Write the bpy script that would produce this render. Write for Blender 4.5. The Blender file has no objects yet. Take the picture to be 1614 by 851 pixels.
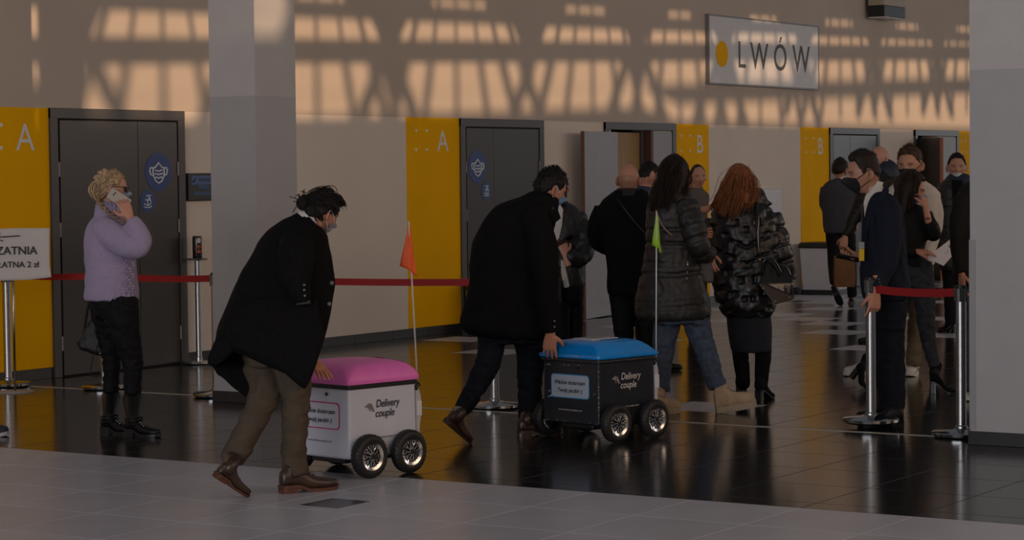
import bpy, bmesh, math, random
import numpy as np
from mathutils import Vector, Matrix
random.seed(7)
rng = np.random.default_rng(7)
sc = bpy.context.scene
COL = sc.collection
R = math.radians

# ------------------------------------------------------------------ camera
FPX, CXP, CYP, CAMH = 3642.55, 807.0, 425.5, 1.64      # focal length in px of the 1614x851 frame, eye height
YAW, PITCH, ROLL = 0.572615, 0.0414537, -0.01119158    # world X runs along the back wall, Y towards it
WALLY = 13.505                                          # plane of the back wall
_fw = np.array([math.cos(YAW)*math.cos(PITCH), math.sin(YAW)*math.cos(PITCH), -math.sin(PITCH)])
_r = np.array([math.sin(YAW), -math.cos(YAW), 0.0])
_u = np.cross(_r, _fw)
_c, _s = math.cos(ROLL), math.sin(ROLL)
CR, CU = _r*_c + _u*_s, -_r*_s + _u*_c
CAM = np.array([0, 0, CAMH])
HR = np.array([math.sin(YAW), -math.cos(YAW), 0.0])     # horizontal right of the view
HD = np.array([math.cos(YAW), math.sin(YAW), 0.0])      # horizontal away
UZ = np.array([0, 0, 1.0])
cam_data = bpy.data.cameras.new('camera')
cam_data.sensor_fit = 'HORIZONTAL'; cam_data.sensor_width = 36
cam_data.lens = 36*FPX/1614
cam_data.clip_end = 300
cam = bpy.data.objects.new('camera', cam_data); COL.objects.link(cam)
cam.matrix_world = Matrix(((CR[0], CU[0], -_fw[0], 0), (CR[1], CU[1], -_fw[1], 0), (CR[2], CU[2], -_fw[2], CAMH), (0, 0, 0, 1)))
sc.camera = cam

# ------------------------------------------------------------------ sky, sun, exposure
world = bpy.data.worlds.new('hall_sky'); sc.world = world
world.use_nodes = True
bg = world.node_tree.nodes['Background']
bg.inputs['Color'].default_value = (0.90, 0.93, 1.0, 1)
bg.inputs['Strength'].default_value = 0.10
SUN_DIR = Vector((0.10, 1.0, -0.20)).normalized()       # low sun through the gobo at the front of the hall
sd = bpy.data.lights.new('sun', 'SUN'); sd.energy = 2.25; sd.angle = R(0.42); sd.color = (1.0, 0.66, 0.40)
so = bpy.data.objects.new('sun', sd); COL.objects.link(so)
so.rotation_euler = SUN_DIR.to_track_quat('-Z', 'Y').to_euler(); so.location = (20, -12, 12)
def rect_light(name, loc, sx, sz, power, col):
    a = bpy.data.lights.new(name, 'AREA'); a.shape = 'RECTANGLE'; a.size = sx; a.size_y = sz; a.energy = power; a.color = col
    o = bpy.data.objects.new(name, a); COL.objects.link(o); o.location = loc; o.rotation_euler = (R(90), 0, 0); return o
rect_light('front_fill_light', (9, -2.5, 4.2), 16, 3.0, 300, (1.0, 0.69, 0.48))      # warm fill added to brighten surfaces that face the front
rect_light('front_fill_light', (30, -2.5, 4.2), 18, 3.0, 330, (1.0, 0.84, 0.74))  # second added fill, paler, for the right half
lw = rect_light('side_window_light', (-8, 3.5, 3.2), 13, 4.6, 900, (0.98, 0.97, 1.0)); lw.rotation_euler = (R(90), 0, R(-90))      # daylight through the glazed end of the hall
fwl = rect_light('end_window_light', (54, 3.0, 2.8), 16, 5.0, 230, (0.94, 0.96, 1.0)); fwl.rotation_euler = (R(90), 0, R(90))     # glazed far end
sc.view_settings.view_transform = 'Standard'; sc.view_settings.look = 'None'
sc.view_settings.exposure = 0.0; sc.view_settings.gamma = 1.0
sc.view_settings.use_curve_mapping = False

# ------------------------------------------------------------------ measuring helpers
def ray(x, y): return _fw + CR*((x-CXP)/FPX) + CU*((CYP-y)/FPX)
def at(x, y, depth): return CAM + ray(x, y)*depth
def on_floor(x, y, z=0.0):
    d = ray(x, y); return CAM + d*((z-CAMH)/d[2])
def on_wall(x, y, Y=WALLY):
    d = ray(x, y); return CAM + d*(Y/d[1])
def depth_of(P): return float((np.asarray(P)-CAM) @ _fw)
def project(P):
    v = np.asarray(P, float)-CAM; z = v @ _fw
    return CXP+FPX*(v @ CR)/z, CYP-FPX*(v @ CU)/z

# ------------------------------------------------------------------ materials
def S(r, g, b):
    f = lambda c: (c/255/12.92) if c <= 10 else ((c/255+0.055)/1.055)**2.4
    return (f(r), f(g), f(b))
MATS = {}
def mat(name, col, rough=0.6, metal=0.0, var=0.0, vscale=6.0, bump=0.0, bscale=60.0, stretch=None, spec=0.5, coat=0.0, rand=0.0, sheen=0.0, attr=False, aniso=None):
    if name in MATS: return MATS[name]
    m = bpy.data.materials.new(name); m.use_nodes = True
    nt = m.node_tree; N, L = nt.nodes, nt.links
    b = N['Principled BSDF']
    b.inputs['Base Color'].default_value = (*col, 1)
    b.inputs['Roughness'].default_value = rough
    b.inputs['Metallic'].default_value = metal
    b.inputs['Specular IOR Level'].default_value = spec
    b.inputs['Coat Weight'].default_value = coat
    b.inputs['Sheen Weight'].default_value = sheen
    tc = N.new('ShaderNodeTexCoord')
    vec = tc.outputs['Object']
    if stretch:
        mp = N.new('ShaderNodeMapping'); mp.inputs['Scale'].default_value = stretch
        L.new(vec, mp.inputs['Vector']); vec = mp.outputs['Vector']
    src = None
    if attr:
        a = N.new('ShaderNodeAttribute'); a.attribute_name = 'col'; src = a.outputs['Color']
    if var > 0:
        n = N.new('ShaderNodeTexNoise'); n.inputs['Scale'].default_value = vscale; n.inputs['Detail'].default_value = 5
        L.new(vec, n.inputs['Vector'])
        mr = N.new('ShaderNodeMapRange'); mr.inputs['From Min'].default_value = 0.3; mr.inputs['From Max'].default_value = 0.7
        mr.inputs['To Min'].default_value = 1-var; mr.inputs['To Max'].default_value = 1+var
        L.new(n.outputs['Fac'], mr.inputs['Value'])
        mx = N.new('ShaderNodeVectorMath'); mx.operation = 'SCALE'
        if src: L.new(src, mx.inputs[0])
        else: mx.inputs[0].default_value = col
        L.new(mr.outputs['Result'], mx.inputs['Scale']); src = mx.outputs['Vector']
    if rand > 0:
        oi = N.new('ShaderNodeObjectInfo')
        mr = N.new('ShaderNodeMapRange'); mr.inputs['To Min'].default_value = 1-rand; mr.inputs['To Max'].default_value = 1+rand
        L.new(oi.outputs['Random'], mr.inputs['Value'])
        mx = N.new('ShaderNodeVectorMath'); mx.operation = 'SCALE'
        if src: L.new(src, mx.inputs[0])
        else: mx.inputs[0].default_value = col
        L.new(mr.outputs['Result'], mx.inputs['Scale']); src = mx.outputs['Vector']
    if src: L.new(src, b.inputs['Base Color'])
    if bump > 0:
        n = N.new('ShaderNodeTexNoise'); n.inputs['Scale'].default_value = bscale; n.inputs['Detail'].default_value = 4
        L.new(vec, n.inputs['Vector'])
        bp = N.new('ShaderNodeBump'); bp.inputs['Strength'].default_value = bump; bp.inputs['Distance'].default_value = 0.01
        L.new(n.outputs['Fac'], bp.inputs['Height']); L.new(bp.outputs['Normal'], b.inputs['Normal'])
    MATS[name] = m
    return m

# ------------------------------------------------------------------ mesh helpers
class MB:
    """collects shapes; build() links them as ONE mesh object"""
    def __init__(s): s.v = []; s.f = []; s.n = 0
    def add(s, v, f):
        v = np.asarray(v, float).reshape(-1, 3); s.v.append(v)
        s.f += [tuple(i+s.n for i in q) for q in f]; s.n += len(v); return s
    def verts(s): return np.concatenate(s.v) if s.v else np.zeros((0, 3))
    def box(s, lo, hi, M=None, bev=0.0):
        x0, y0, z0 = lo; x1, y1, z1 = hi
        if bev <= 0:
            v = np.array([(x0,y0,z0),(x1,y0,z0),(x1,y1,z0),(x0,y1,z0),(x0,y0,z1),(x1,y0,z1),(x1,y1,z1),(x0,y1,z1)], float)
            f = [(3,2,1,0),(4,5,6,7),(0,1,5,4),(1,2,6,5),(2,3,7,6),(3,0,4,7)]
        else:
            bm = bmesh.new(); bmesh.ops.create_cube(bm, size=1)
            for q in bm.verts: q.co = Vector(((x0+x1)/2+q.co.x*(x1-x0), (y0+y1)/2+q.co.y*(y1-y0), (z0+z1)/2+q.co.z*(z1-z0)))
            bmesh.ops.bevel(bm, geom=bm.edges[:], offset=bev, segments=2, profile=0.5, affect='EDGES')
            bm.verts.index_update(); v = np.array([q.co[:] for q in bm.verts]); f = [tuple(q.index for q in p.verts) for p in bm.faces]; bm.free()
        if M is not None: v = np.array([tuple(Vector(M) @ Vector(q)) if False else tuple(M @ Vector(q)) for q in v])
        return s.add(v, f)
    def loft(s, rings, cap=True):
        n = len(rings[0]); k = len(rings)
        v = np.concatenate([np.asarray(r, float) for r in rings]); f = []
        for i in range(k-1):
            for j in range(n):
                a = i*n+j; b = i*n+(j+1) % n
                f.append((a, b, b+n, a+n))
        if cap:
            f.append(tuple(range(n-1, -1, -1))); f.append(tuple((k-1)*n+j for j in range(n)))
        return s.add(v, f)
    def tube(s, pts, rad, n=10, cap=True):
        pts = [np.asarray(p, float) for p in pts]
        if not hasattr(rad, '__len__'): rad = [rad]*len(pts)
        rings = []; ref = None
        for i, p in enumerate(pts):
            t = pts[min(i+1, len(pts)-1)]-pts[max(i-1, 0)]; t = t/(np.linalg.norm(t)+1e-12)
            if ref is None: ref = np.cross(t, (0.31, 0.52, 0.79)); 
            ref = ref-t*(ref @ t); ref /= np.linalg.norm(ref)+1e-12
            b = np.cross(t, ref)
            rings.append([p+rad[i]*(math.cos(2*math.pi*j/n)*ref+math.sin(2*math.pi*j/n)*b) for j in range(n)])
        return s.loft(rings, cap)
    def lathe(s, prof, c=(0, 0, 0), n=32, axis='z'):
        rings = []
        for r, z in prof:
            r = max(r, 1e-4); ring = []
            for j in range(n):
                a = 2*math.pi*j/n; x, y = r*math.cos(a), r*math.sin(a)
                ring.append((c[0]+x, c[1]+y, c[2]+z) if axis == 'z' else ((c[0]+x, c[1]-z, c[2]+y) if axis == 'y' else (c[0]+z, c[1]+x, c[2]+y)))
            rings.append(ring)
        return s.loft(rings)
    def ellipsoid(s, c, M3, n=20, k=12):
        """M3: 3x3 columns = semi axes"""
        rings = []
        for i in range(k+1):
            t = math.pi*(i+0.02)/(k+0.04); rings.append([np.asarray(c)+M3 @ np.array([math.sin(t)*math.cos(2*math.pi*j/n), math.sin(t)*math.sin(2*math.pi*j/n), -math.cos(t)]) for j in range(n)])
        return s.loft(rings)
    def prism(s, poly, o, ax, ay, h):
        """extrudes a 2D outline from origin o along cross(ax, ay) by h"""
        o, ax, ay = (np.asarray(q, float) for q in (o, ax, ay)); nz = np.cross(ax, ay); nz /= np.linalg.norm(nz)
        a = np.array([o+ax*p[0]+ay*p[1] for p in poly]); n = len(poly)
        f = [tuple(range(n-1, -1, -1)), tuple(range(n, 2*n))]+[(i, (i+1) % n, (i+1) % n+n, i+n) for i in range(n)]
        return s.add(np.concatenate([a, a+nz*h]), f)
    def build(s, name, m, parent=None, smooth=False, loc=None, kind=None, label=None, sharp=None):
        me = bpy.data.meshes.new(name)
        v = s.verts()
        o = bpy.data.objects.new(name, me)
        if loc is not None: v = v-np.asarray(loc); o.location = loc
        me.from_pydata(v.tolist(), [], s.f); me.update()
        if m is not None: me.materials.append(m)
        if smooth:
            me.shade_smooth()
            if sharp: me.set_sharp_from_angle(angle=R(sharp))
        COL.objects.link(o)
        if parent is not None:
            o.parent = parent
        if kind: o['kind'] = kind
        if label: o['label'] = label
        return o
def tag(o, label=None, cat=None, group=None, kind=None):
    if label: o['label'] = label
    if cat: o['category'] = cat
    if group: o['group'] = group
    if kind: o['kind'] = kind
    return o
def thing(name, label, cat, loc, rz=0.0, group=None):
    o = bpy.data.objects.new(name, None); COL.objects.link(o)
    o.empty_display_size = 0.1
    o.location = loc; o.rotation_euler = (0, 0, rz)
    return tag(o, label, cat, group)
def copy_tree(o, parent=None):
    c = o.copy(); COL.objects.link(c)
    if parent is not None: c.parent = parent
    for ch in [x for x in KIDS.get(o.name, [])]: copy_tree(ch, c)
    return c
KIDS = {}
def index_kids():
    KIDS.clear()
    for o in COL.objects:
        if o.parent: KIDS.setdefault(o.parent.name, []).append(o)
def circle(r, n=40, cx=0, cy=0): return [(cx+r*math.cos(2*math.pi*i/n), cy+r*math.sin(2*math.pi*i/n)) for i in range(n)]
def rrect(w, h, r, n=6):
    o = []
    for cx, cy, a0 in ((w/2-r, h/2-r, 0), (-w/2+r, h/2-r, 90), (-w/2+r, -h/2+r, 180), (w/2-r, -h/2+r, 270)):
        o += [(cx+r*math.cos(R(a0+90*i/n)), cy+r*math.sin(R(a0+90*i/n))) for i in range(n+1)]
    return o
_dg = None
def text_mesh(name, body, origin, ax, ay, height, m, parent=None, align='CENTER', width=None, bold=0.0, shear=0.0, thick=0.0012, spacing=1.0, line=1.0):
    """real lettering; origin = baseline anchor, ax right, ay up, height = capital height"""
    cu = bpy.data.curves.new(name, 'FONT'); cu.body = body; cu.align_x = align; cu.size = 1.0
    cu.offset = bold; cu.shear = shear; cu.resolution_u = 4; cu.space_character = spacing; cu.space_line = line; cu.extrude = 0.0
    t = bpy.data.objects.new(name, cu); COL.objects.link(t)
    me = bpy.data.meshes.new_from_object(t)
    bpy.data.objects.remove(t); bpy.data.curves.remove(cu)
    v = np.zeros(len(me.vertices)*3); me.vertices.foreach_get('co', v); v = v.reshape(-1, 3)
    fs = [tuple(p.vertices) for p in me.polygons]; bpy.data.meshes.remove(me)
    k = height/0.70
    x, y = v[:, 0]*k, v[:, 1]*k
    if width:
        w = x.max()-x.min(); c0 = 0 if align == 'LEFT' else (x.max()+x.min())/2
        x = c0+(x-c0)*width/w
        if align == 'CENTER': x -= (x.max()+x.min())/2
    ax, ay = np.asarray(ax, float), np.asarray(ay, float); nz = np.cross(ax, ay)
    P = np.asarray(origin, float)+np.outer(x, ax)+np.outer(y, ay)+nz*thick
    b = MB(); b.add(P, fs)
    return b.build(name, m, parent)
# ------------------------------------------------------------------ large structure
M_WHITE = mat('white_wall_paint', (0.58, 0.49, 0.415), 0.8, spec=.2, var=0.03, vscale=1.5, bump=0.05, bscale=120)
M_LOWER = mat('greige_wall_paint', (0.80, 0.70, 0.61), 0.7, spec=.2, var=0.03, vscale=1.2, bump=0.05, bscale=120)
M_COLU = mat('column_paint_upper', (0.50, 0.485, 0.485), 0.6, var=0.03, bump=0.05, bscale=120)
M_COLL = mat('column_paint_lower', (0.39, 0.385, 0.40), 0.45, var=0.03, bump=0.05, bscale=120)
M_YEL = mat('yellow_paint', (0.97, 0.485, 0.0), 0.6, spec=.05, var=0.03, vscale=3)
M_DOOR = mat('taupe_door_laminate', (0.042, 0.034, 0.028), 0.30, var=0.05, vscale=3)
M_FRAME = mat('grey_door_frame', (0.065, 0.057, 0.052), 0.36, var=0.03)
M_GAP = mat('dark_gap', (0.01, 0.01, 0.01), 0.8)
M_STEEL = mat('brushed_steel', (0.40, 0.40, 0.41), 0.30, 1.0, var=0.05, vscale=40)
M_CHROME = mat('chrome', (0.50, 0.50, 0.51), 0.14, 1.0, var=0.04, vscale=12)
M_BLACK = mat('black_plastic', (0.012, 0.012, 0.013), 0.4, var=0.1)
M_BASEB = mat('dark_skirting_tile', (0.022, 0.02, 0.02), 0.3, var=0.15, vscale=20, rand=0.2)
M_WTXT = mat('white_lettering', (0.75, 0.75, 0.77), 0.5, var=0.02)
M_DARKT = mat('dark_floor_tile', (0.015, 0.0137, 0.013), 0.16, var=0.22, vscale=3.5, bump=0.02, bscale=25, rand=0.15, spec=0.55)
M_LIGHTT = mat('light_floor_tile', (0.46, 0.475, 0.54), 0.30, var=0.05, vscale=3, bump=0.015, bscale=30, rand=0.04, spec=0.4)
M_GROUT = mat('floor_grout', (0.075, 0.07, 0.065), 0.8, var=0.2, vscale=20)
M_PLATE = mat('dark_inlay', (0.03, 0.03, 0.032), 0.2, var=0.3, vscale=12)

# floor: base slab, then each tile that can be told apart
fl = MB(); fl.box((-8, -7, -0.2), (46, 20, -0.0035)); floor = fl.build('floor', M_GROUT, kind='structure')
TP, TY0, TX0, XB = 0.592, 4.307, 19.37-0.601*20, 10.17
PAT = {(0,7),(3,9),(5,10),(6,11),(7,12),(9,12),(10,14),(11,13),(12,13),(0,11),(-4,9),(3,13),(4,15),(-1,14),(-3,12),(-9,5),
       (13,12),(15,12),(18,13),(12,11),(7,9),(3,7),(14,14),(17,15),(13,14),(13,15),(14,13),(8,14),(5,12),(12,14),(16,14),(19,14)}
def tile_mesh(name, w, d, m):
    g, b = 0.0018, 0.0022
    x0, y0, x1, y1 = g, g, w-g, d-g
    v = [(x0,y0,-.004),(x1,y0,-.004),(x1,y1,-.004),(x0,y1,-.004),(x0,y0,-.0012),(x1,y0,-.0012),(x1,y1,-.0012),(x0,y1,-.0012),
         (x0+b,y0+b,0),(x1-b,y0+b,0),(x1-b,y1-b,0),(x0+b,y1-b,0)]
    f = [(8,9,10,11)]+[(i,(i+1)%4,(i+1)%4+4,i+4) for i in range(4)]+[(i+4,(i+1)%4+4,(i+1)%4+8,i+8) for i in range(4)]
    me = bpy.data.meshes.new(name); me.from_pydata(v, [], f); me.materials.append(m); return me
def in_view(x, y, w, d, pad=25):
    for a in (0, .5, 1):
        for b in (0, .5, 1):
            P = (x+w*a, y+d*b, 0)
            if depth_of(P) < 4: continue
            u, q = project(P)
            if -pad < u < 1614+pad and -pad < q < 851+pad: return True
    return False
cells = []
xs = [TX0+0.601*i for i in range(-1, 46)]
xl = [XB-0.601*i for i in range(0, 14)]
for j in range(-11, 16):
    y = TY0+TP*j; d = min(TP, WALLY-y) if y+TP > WALLY else TP
    if d <= 0.02: continue
    for i in range(len(xs)-1):
        x0, x1 = max(xs[i], XB), xs[i+1]
        if x1 <= XB+0.02: continue
        cells.append((x0, y, x1-x0, d, 'light' if (i-21, j) in PAT else 'dark'))
    for i in range(len(xl)-1):
        cells.append((xl[i+1], y, 0.601, d, 'light'))
rest = [c for c in cells if not in_view(*c[:4])]; cells = [c for c in cells if in_view(*c[:4])]
cells.sort(key=lambda c: depth_of((c[0], c[1], 0)))
inl = [on_floor(*q) for q in ((475, 795), (527, 785), (583, 791), (530, 801))]
tcache = {}; far = MB(); farl = MB();
for (x, y, w, d, k) in rest: (far if k == 'dark' else farl).add([(x+.002,y+.002,0),(x+w-.002,y+.002,0),(x+w-.002,y+d-.002,0),(x+.002,y+d-.002,0)], [(0,1,2,3)])
cnt = {'dark': 0, 'light': 0}
for (x, y, w, d, k) in cells:
    mm = M_DARKT if k == 'dark' else M_LIGHTT
    cnt[k] += 1
    if cnt[k] <= 290:
        key = (round(w, 3), round(d, 3), k)
        if key not in tcache: tcache[key] = tile_mesh('floor_tile', w, d, mm)
        o = bpy.data.objects.new('floor_tile', tcache[key]); o.location = (x, y, 0.0); COL.objects.link(o); o.parent = floor
    else:
        (far if k == 'dark' else farl).add([(x+.002,y+.002,0),(x+w-.002,y+.002,0),(x+w-.002,y+d-.002,0),(x+.002,y+d-.002,0)], [(0,1,2,3)])
if farl.n: tag(farl.build('floor_tiles', M_LIGHTT, floor), kind='stuff')
if far.n: tag(far.build('floor_tiles', M_DARKT, floor), kind='stuff')
ix, iy = inl[0][0], inl[2][1]
pl = MB(); pl.box((9.075, 6.89, -0.003), (9.345, 7.13, 0.0016), bev=0.0012); tag(pl.build('floor_inlay', M_PLATE, floor), 'small dark square inlay in the light floor tiles')
st = MB(); st.box((13.285, 2.0, -0.003), (13.335, 13.4, 0.0018)); st.build('trim_1', mat('pale_floor_strip', (0.42, 0.38, 0.33), 0.35, var=0.1), kind='structure')

# back wall with two open doorways
HT = 2.225
def X_(px, py=200): return float(on_wall(px, py)[0])
D3 = (22.98, 25.0 - 0.47); D5 = (31.93, 33.60)
wb = MB()
HZ = 2.15
def seg(x0, x1, z0, z1): wb.box((x0, WALLY, z0), (x1, WALLY+0.25, z1))
OP3 = (23.09, 24.02); OP5 = (32.05, 32.83)
for a, b in ((6, OP3[0]), (OP3[1], OP5[0]), (OP5[1], 44)): seg(a, b, -0.1, HT)
for a, b in (OP3, OP5): seg(a, b, HZ, HT)
wall = wb.build('wall_back', M_LOWER, kind='structure')
up = MB(); up.box((6, WALLY-0.004, HT), (44, WALLY+0.25, 6.2)); up.build('upper_wall', M_WHITE, wall, label='white painted upper band of the wall')
# rooms glimpsed behind the two open doorways
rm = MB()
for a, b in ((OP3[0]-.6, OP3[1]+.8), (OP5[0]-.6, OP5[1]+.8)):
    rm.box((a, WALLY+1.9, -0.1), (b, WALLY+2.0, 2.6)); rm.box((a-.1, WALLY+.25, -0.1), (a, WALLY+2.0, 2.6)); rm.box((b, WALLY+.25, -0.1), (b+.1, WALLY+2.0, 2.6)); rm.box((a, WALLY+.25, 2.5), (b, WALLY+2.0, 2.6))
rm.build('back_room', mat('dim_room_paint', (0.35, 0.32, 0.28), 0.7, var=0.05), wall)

# skirting tiles along the back wall
M_SK = tile_mesh
sk = MB(); sk.box((6, WALLY-0.004, 0), (6.01, WALLY, 0.03)); base = sk.build('baseboard_back', M_BASEB, kind='structure')
def skirt_mesh(w):
    b = MB(); b.box((0.0015, -0.013, 0.0), (w-0.0015, -0.001, 0.092), bev=0.002)
    me = bpy.data.meshes.new('skirting_tile'); me.from_pydata(b.verts().tolist(), [], b.f); me.materials.append(M_BASEB); return me
GAPS = [(13.93, 15.60), (19.95, 21.58), (22.92, 24.60), (28.97, 30.63), (31.92, 33.61)]
skm = {}
free = []; p = 12.0
for a, b in GAPS+[(37, 37)]: free.append((p, a)); p = b
for a, b in free:
    n = max(1, int(round((b-a)/0.6))); w = (b-a)/n
    key = round(w, 3)
    if key not in skm: skm[key] = skirt_mesh(w)
    for i in range(n):
        o = bpy.data.objects.new('skirting_tile', skm[key]); o.location = (a+i*w, WALLY, 0); COL.objects.link(o); o.parent = base

# unseen gobo front: fan-shaped bars shaped to cast the sun pattern
FY = -3.0
tt = (WALLY-FY)/SUN_DIR.y
OX, OZ = -SUN_DIR.x*tt, -SUN_DIR.z*tt
fr = MB()
outer = MB()  # bars added far outside so their shadow edges fall softer
def gob(poly, y=0.0, h=0.05):
    t = (WALLY-(FY+y))/SUN_DIR.y; ox, oz = -SUN_DIR.x*t, -SUN_DIR.z*t
    (outer if y < -2 else fr).prism([(x+ox, z+oz) for x, z in poly], (0, FY+y, 0), (1, 0, 0), (0, 0, 1), h)
def rowz(X):
    t = (X-15.4)/7.3
    r2t, r2b = 3.09+0.20*t, 2.87+0.27*t
    r3t, r3b = 2.64+0.27*t, 2.20+0.24*t
    return r2t, r2b, r3t, r3b
XA, XB_ = 4.0, 40.0
CTR = [13.2, 15.36, 17.55, 19.92, 22.68, 24.75, 26.91, 29.36, 31.68, 34.0, 36.3]
N_ = 40
def band(f0, f1, y=0.0):
    for i in range(N_):
        a = XA+(XB_-XA)*i/N_; b = XA+(XB_-XA)*(i+1)/N_
        gob([(a, f0(a)), (b, f0(b)), (b, f1(b)), (a, f1(a))], y)
top1 = lambda X: rowz(X)[0]+0.17
top1b = lambda X: rowz(X)[0]+0.235
band(lambda X: -OZ+0.0, lambda X: (2.27 if X > 24 else rowz(X)[3]-0.06), -9.8)     # gobo sheet keeping the sun off the lower wall
band(lambda X: rowz(X)[2], lambda X: rowz(X)[1])      # gobo strip for the dark band between the lower rows
band(lambda X: rowz(X)[2]-(.52 if X > 24 else .30), lambda X: rowz(X)[2]-(.27 if X > 24 else .30), -9.9)   # gobo strip splitting the lower row of the far bays
band(lambda X: rowz(X)[0], top1)                      # gobo strip below the top row
band(top1b, lambda X: 6.8)                            # gobo sheet above the rows
for k, c in enumerate(CTR):
    r2t, r2b, r3t, r3b = rowz(c)
    zc = r2t+1.55
    def bar(off, w, z0, z1, y=0.0):
        q = []
        k0, k1 = (zc-z0)/(zc-r2t), (zc-z1)/(zc-r2t)
        gob([(c+off*k0-w/2, z0), (c+off*k0+w/2, z0), (c+off*k1+w/2, z1), (c+off*k1-w/2, z1)], y+(0.06 if k % 2 else 0.0))
    half = [0.36, 0.70, 1.02]
    bar(0, 0.05, r2b-.1, top1b(c)); bar(0, .085, r3b-.3, r3t+.1, -10.0)
    for i, o in enumerate(half):
        for sgn in (-1, 1):
            bar(sgn*o, 0.06+0.028*i, r2b-.1, r2t+.3 if i > 0 else r2t+.25); bar(sgn*o, 0.12+0.05*i, r3b-.3, r3t+.1, -10.0)
    # gobo gusset between bays blocks sun in the upper rows
    if k+1 < len(CTR):
        m2 = (c+CTR[k+1])/2; t2, b2, t3, b3 = rowz(m2)
        gob([(m2-0.16, b2), (m2+0.16, b2), (m2+0.30, t2), (m2-0.30, t2)], 0.03)
        gob([(m2-0.72, t2+.1), (m2+0.72, t2+.1), (m2+0.78, t2+.3), (m2-0.78, t2+.3)], 0.03)
        if k > 0: gob([(m2-0.03, b3+.08), (m2+0.03, b3+.08), (m2+0.20, t3+.05), (m2-0.20, t3+.05)], -10.0)
wf = fr.build('front_gobo', M_WHITE, kind='structure'); outer.build('outer_gobo_bars', M_WHITE, wf)  # unseen, shaped only to cast the sun pattern on the back wall

# columns
def column(name, x0, x1, y0, y1):
    b = MB(); b.box((x0, y0, 0), (x1, y1, HT)); c = b.build(name, M_COLL, kind='structure')
    b = MB(); b.box((x0, y0, HT), (x1, y1, 6.2)); b.build('upper_shaft', M_COLU, c)
    e = 0.012
    b = MB(); b.box((x0-e, y0-e, 0), (x1+e, y1+e, 0.082), bev=0.003); b.build('plinth', M_BASEB, c)
    return c
column('column', 13.0, 13.47, 10.56, 10.985)
cy_ = float(on_floor(1539, 698)[1])
c2 = column('column', 13.0, 13.47, cy_-0.46, cy_)
g = MB(); g.box((12.996, cy_-0.035, 0.09), (13.01, cy_+0.005, 1.22)); g.box((13.0, cy_, 0.09), (13.04, cy_+0.005, 1.22)); g.build('corner_guard', mat('grey_corner_guard', (0.3, 0.3, 0.31), 0.4, var=0.03), c2)
# ------------------------------------------------------------------ yellow panels, doors, signs on the back wall
FX, FZ = (1, 0, 0), (0, 0, 1)        # right / up on the back wall as seen from the hall
YW = WALLY-0.001
def wall_text(name, s, px, py_base, cap_px, parent, m=None, y=YW, **kw):
    P = on_wall(px, py_base, y); h = on_wall(px, py_base-cap_px, y)[2]-P[2]
    return text_mesh(name, s, P, FX, FZ, h, m or M_WTXT, parent, **kw)
def yellow(x0, x1, letter, lpx, cap, dots, label):
    r = thing('yellow_panel', label, 'wall panel', (x0, WALLY, 0), group='yellow letter panels along the back wall')
    b = MB(); b.box((x0, WALLY-0.010, 0.093), (x1, WALLY-0.0005, HT)); b.build('board', M_YEL, None, loc=None); o = COL.objects[-1]
    o.parent = r; o.matrix_parent_inverse = Matrix.Translation(Vector((-x0, -WALLY, 0)))
    t = wall_text('letter', letter, lpx[0], lpx[1], cap, None, y=WALLY-0.011); t.parent = r; t.matrix_parent_inverse = Matrix.Translation(Vector((-x0, -WALLY, 0)))
    for (dx, dy) in dots:
        P = on_wall(dx, dy, WALLY-0.011); b = MB(); b.lathe([(0.0, -.002), (0.017, -.002), (0.015, 0.003), (0.0, 0.004)], c=P, n=14, axis='y')
        d = b.build('braille_dot', M_WTXT, None); d.parent = r; d.matrix_parent_inverse = Matrix.Translation(Vector((-x0, -WALLY, 0)))
    return r
yellow(12.35, 13.93, 'A', (40, 237), 43, [(2, 197), (2, 233), (-22, 197), (-22, 233)], 'wide yellow wall panel with white letter A left of the first grey door')
yellow(19.01, 19.95, 'A', (698, 238), 33, [(656, 206), (673, 206), (656, 236), (673, 236)], 'tall yellow wall panel with white letter A behind the orange flag')
yellow(24.60, 25.47, 'B', (1103, 241), 29, [(1074, 214), (1088, 214), (1074, 238), (1088, 238)], 'yellow wall panel with white letter B behind the short-haired man')
yellow(28.10, 28.97, 'B', (1293, 243), 26, [(1270, 218), (1282, 218), (1271, 240), (1283, 240)], 'yellow wall panel with white letter B beside the white bin')
yellow(33.61, 34.9, 'C', (1535, 243), 22, [(1515, 222), (1522, 222), (1516, 240), (1523, 240)], 'yellow wall panel with letter C partly hidden by the right column')
def wchild(b, name, m, root, **kw):
    o = b.build(name, m, None, **kw); o.parent = root; o.matrix_parent_inverse = Matrix.Translation(-root.location); return o

M_STK = mat('navy_sticker', S(24, 62, 128), 0.4, var=0.04)
def mask_icon(root, cx, cz, k, y):
    """face-mask pictogram in line tubes, k = half height of the disc"""
    b = MB()
    def ln(pts, r=0.045): b.tube([(cx+px*k, y, cz+pz*k) for px, pz in pts], r*k, 6)
    ln([(-.42,.22),(-.25,.24),(-.1,.38),(0,.48),(.1,.38),(.25,.24),(.42,.22),(.44,.0),(.38,-.25),(.22,-.48),(0,-.58),(-.22,-.48),(-.38,-.25),(-.44,0),(-.42,.22)])
    ln([(-.42,.2),(-.62,.22),(-.68,.1),(-.62,-.12),(-.42,-.2)]); ln([(.42,.2),(.62,.22),(.68,.1),(.62,-.12),(.42,-.2)])
    for z, w in ((.08,.3),(-.1,.3),(-.28,.24)): ln([(-w,z+.02),(0,z-.04),(w,z+.02)])
    wchild(b, 'mask_icon', M_WTXT, root)
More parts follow.
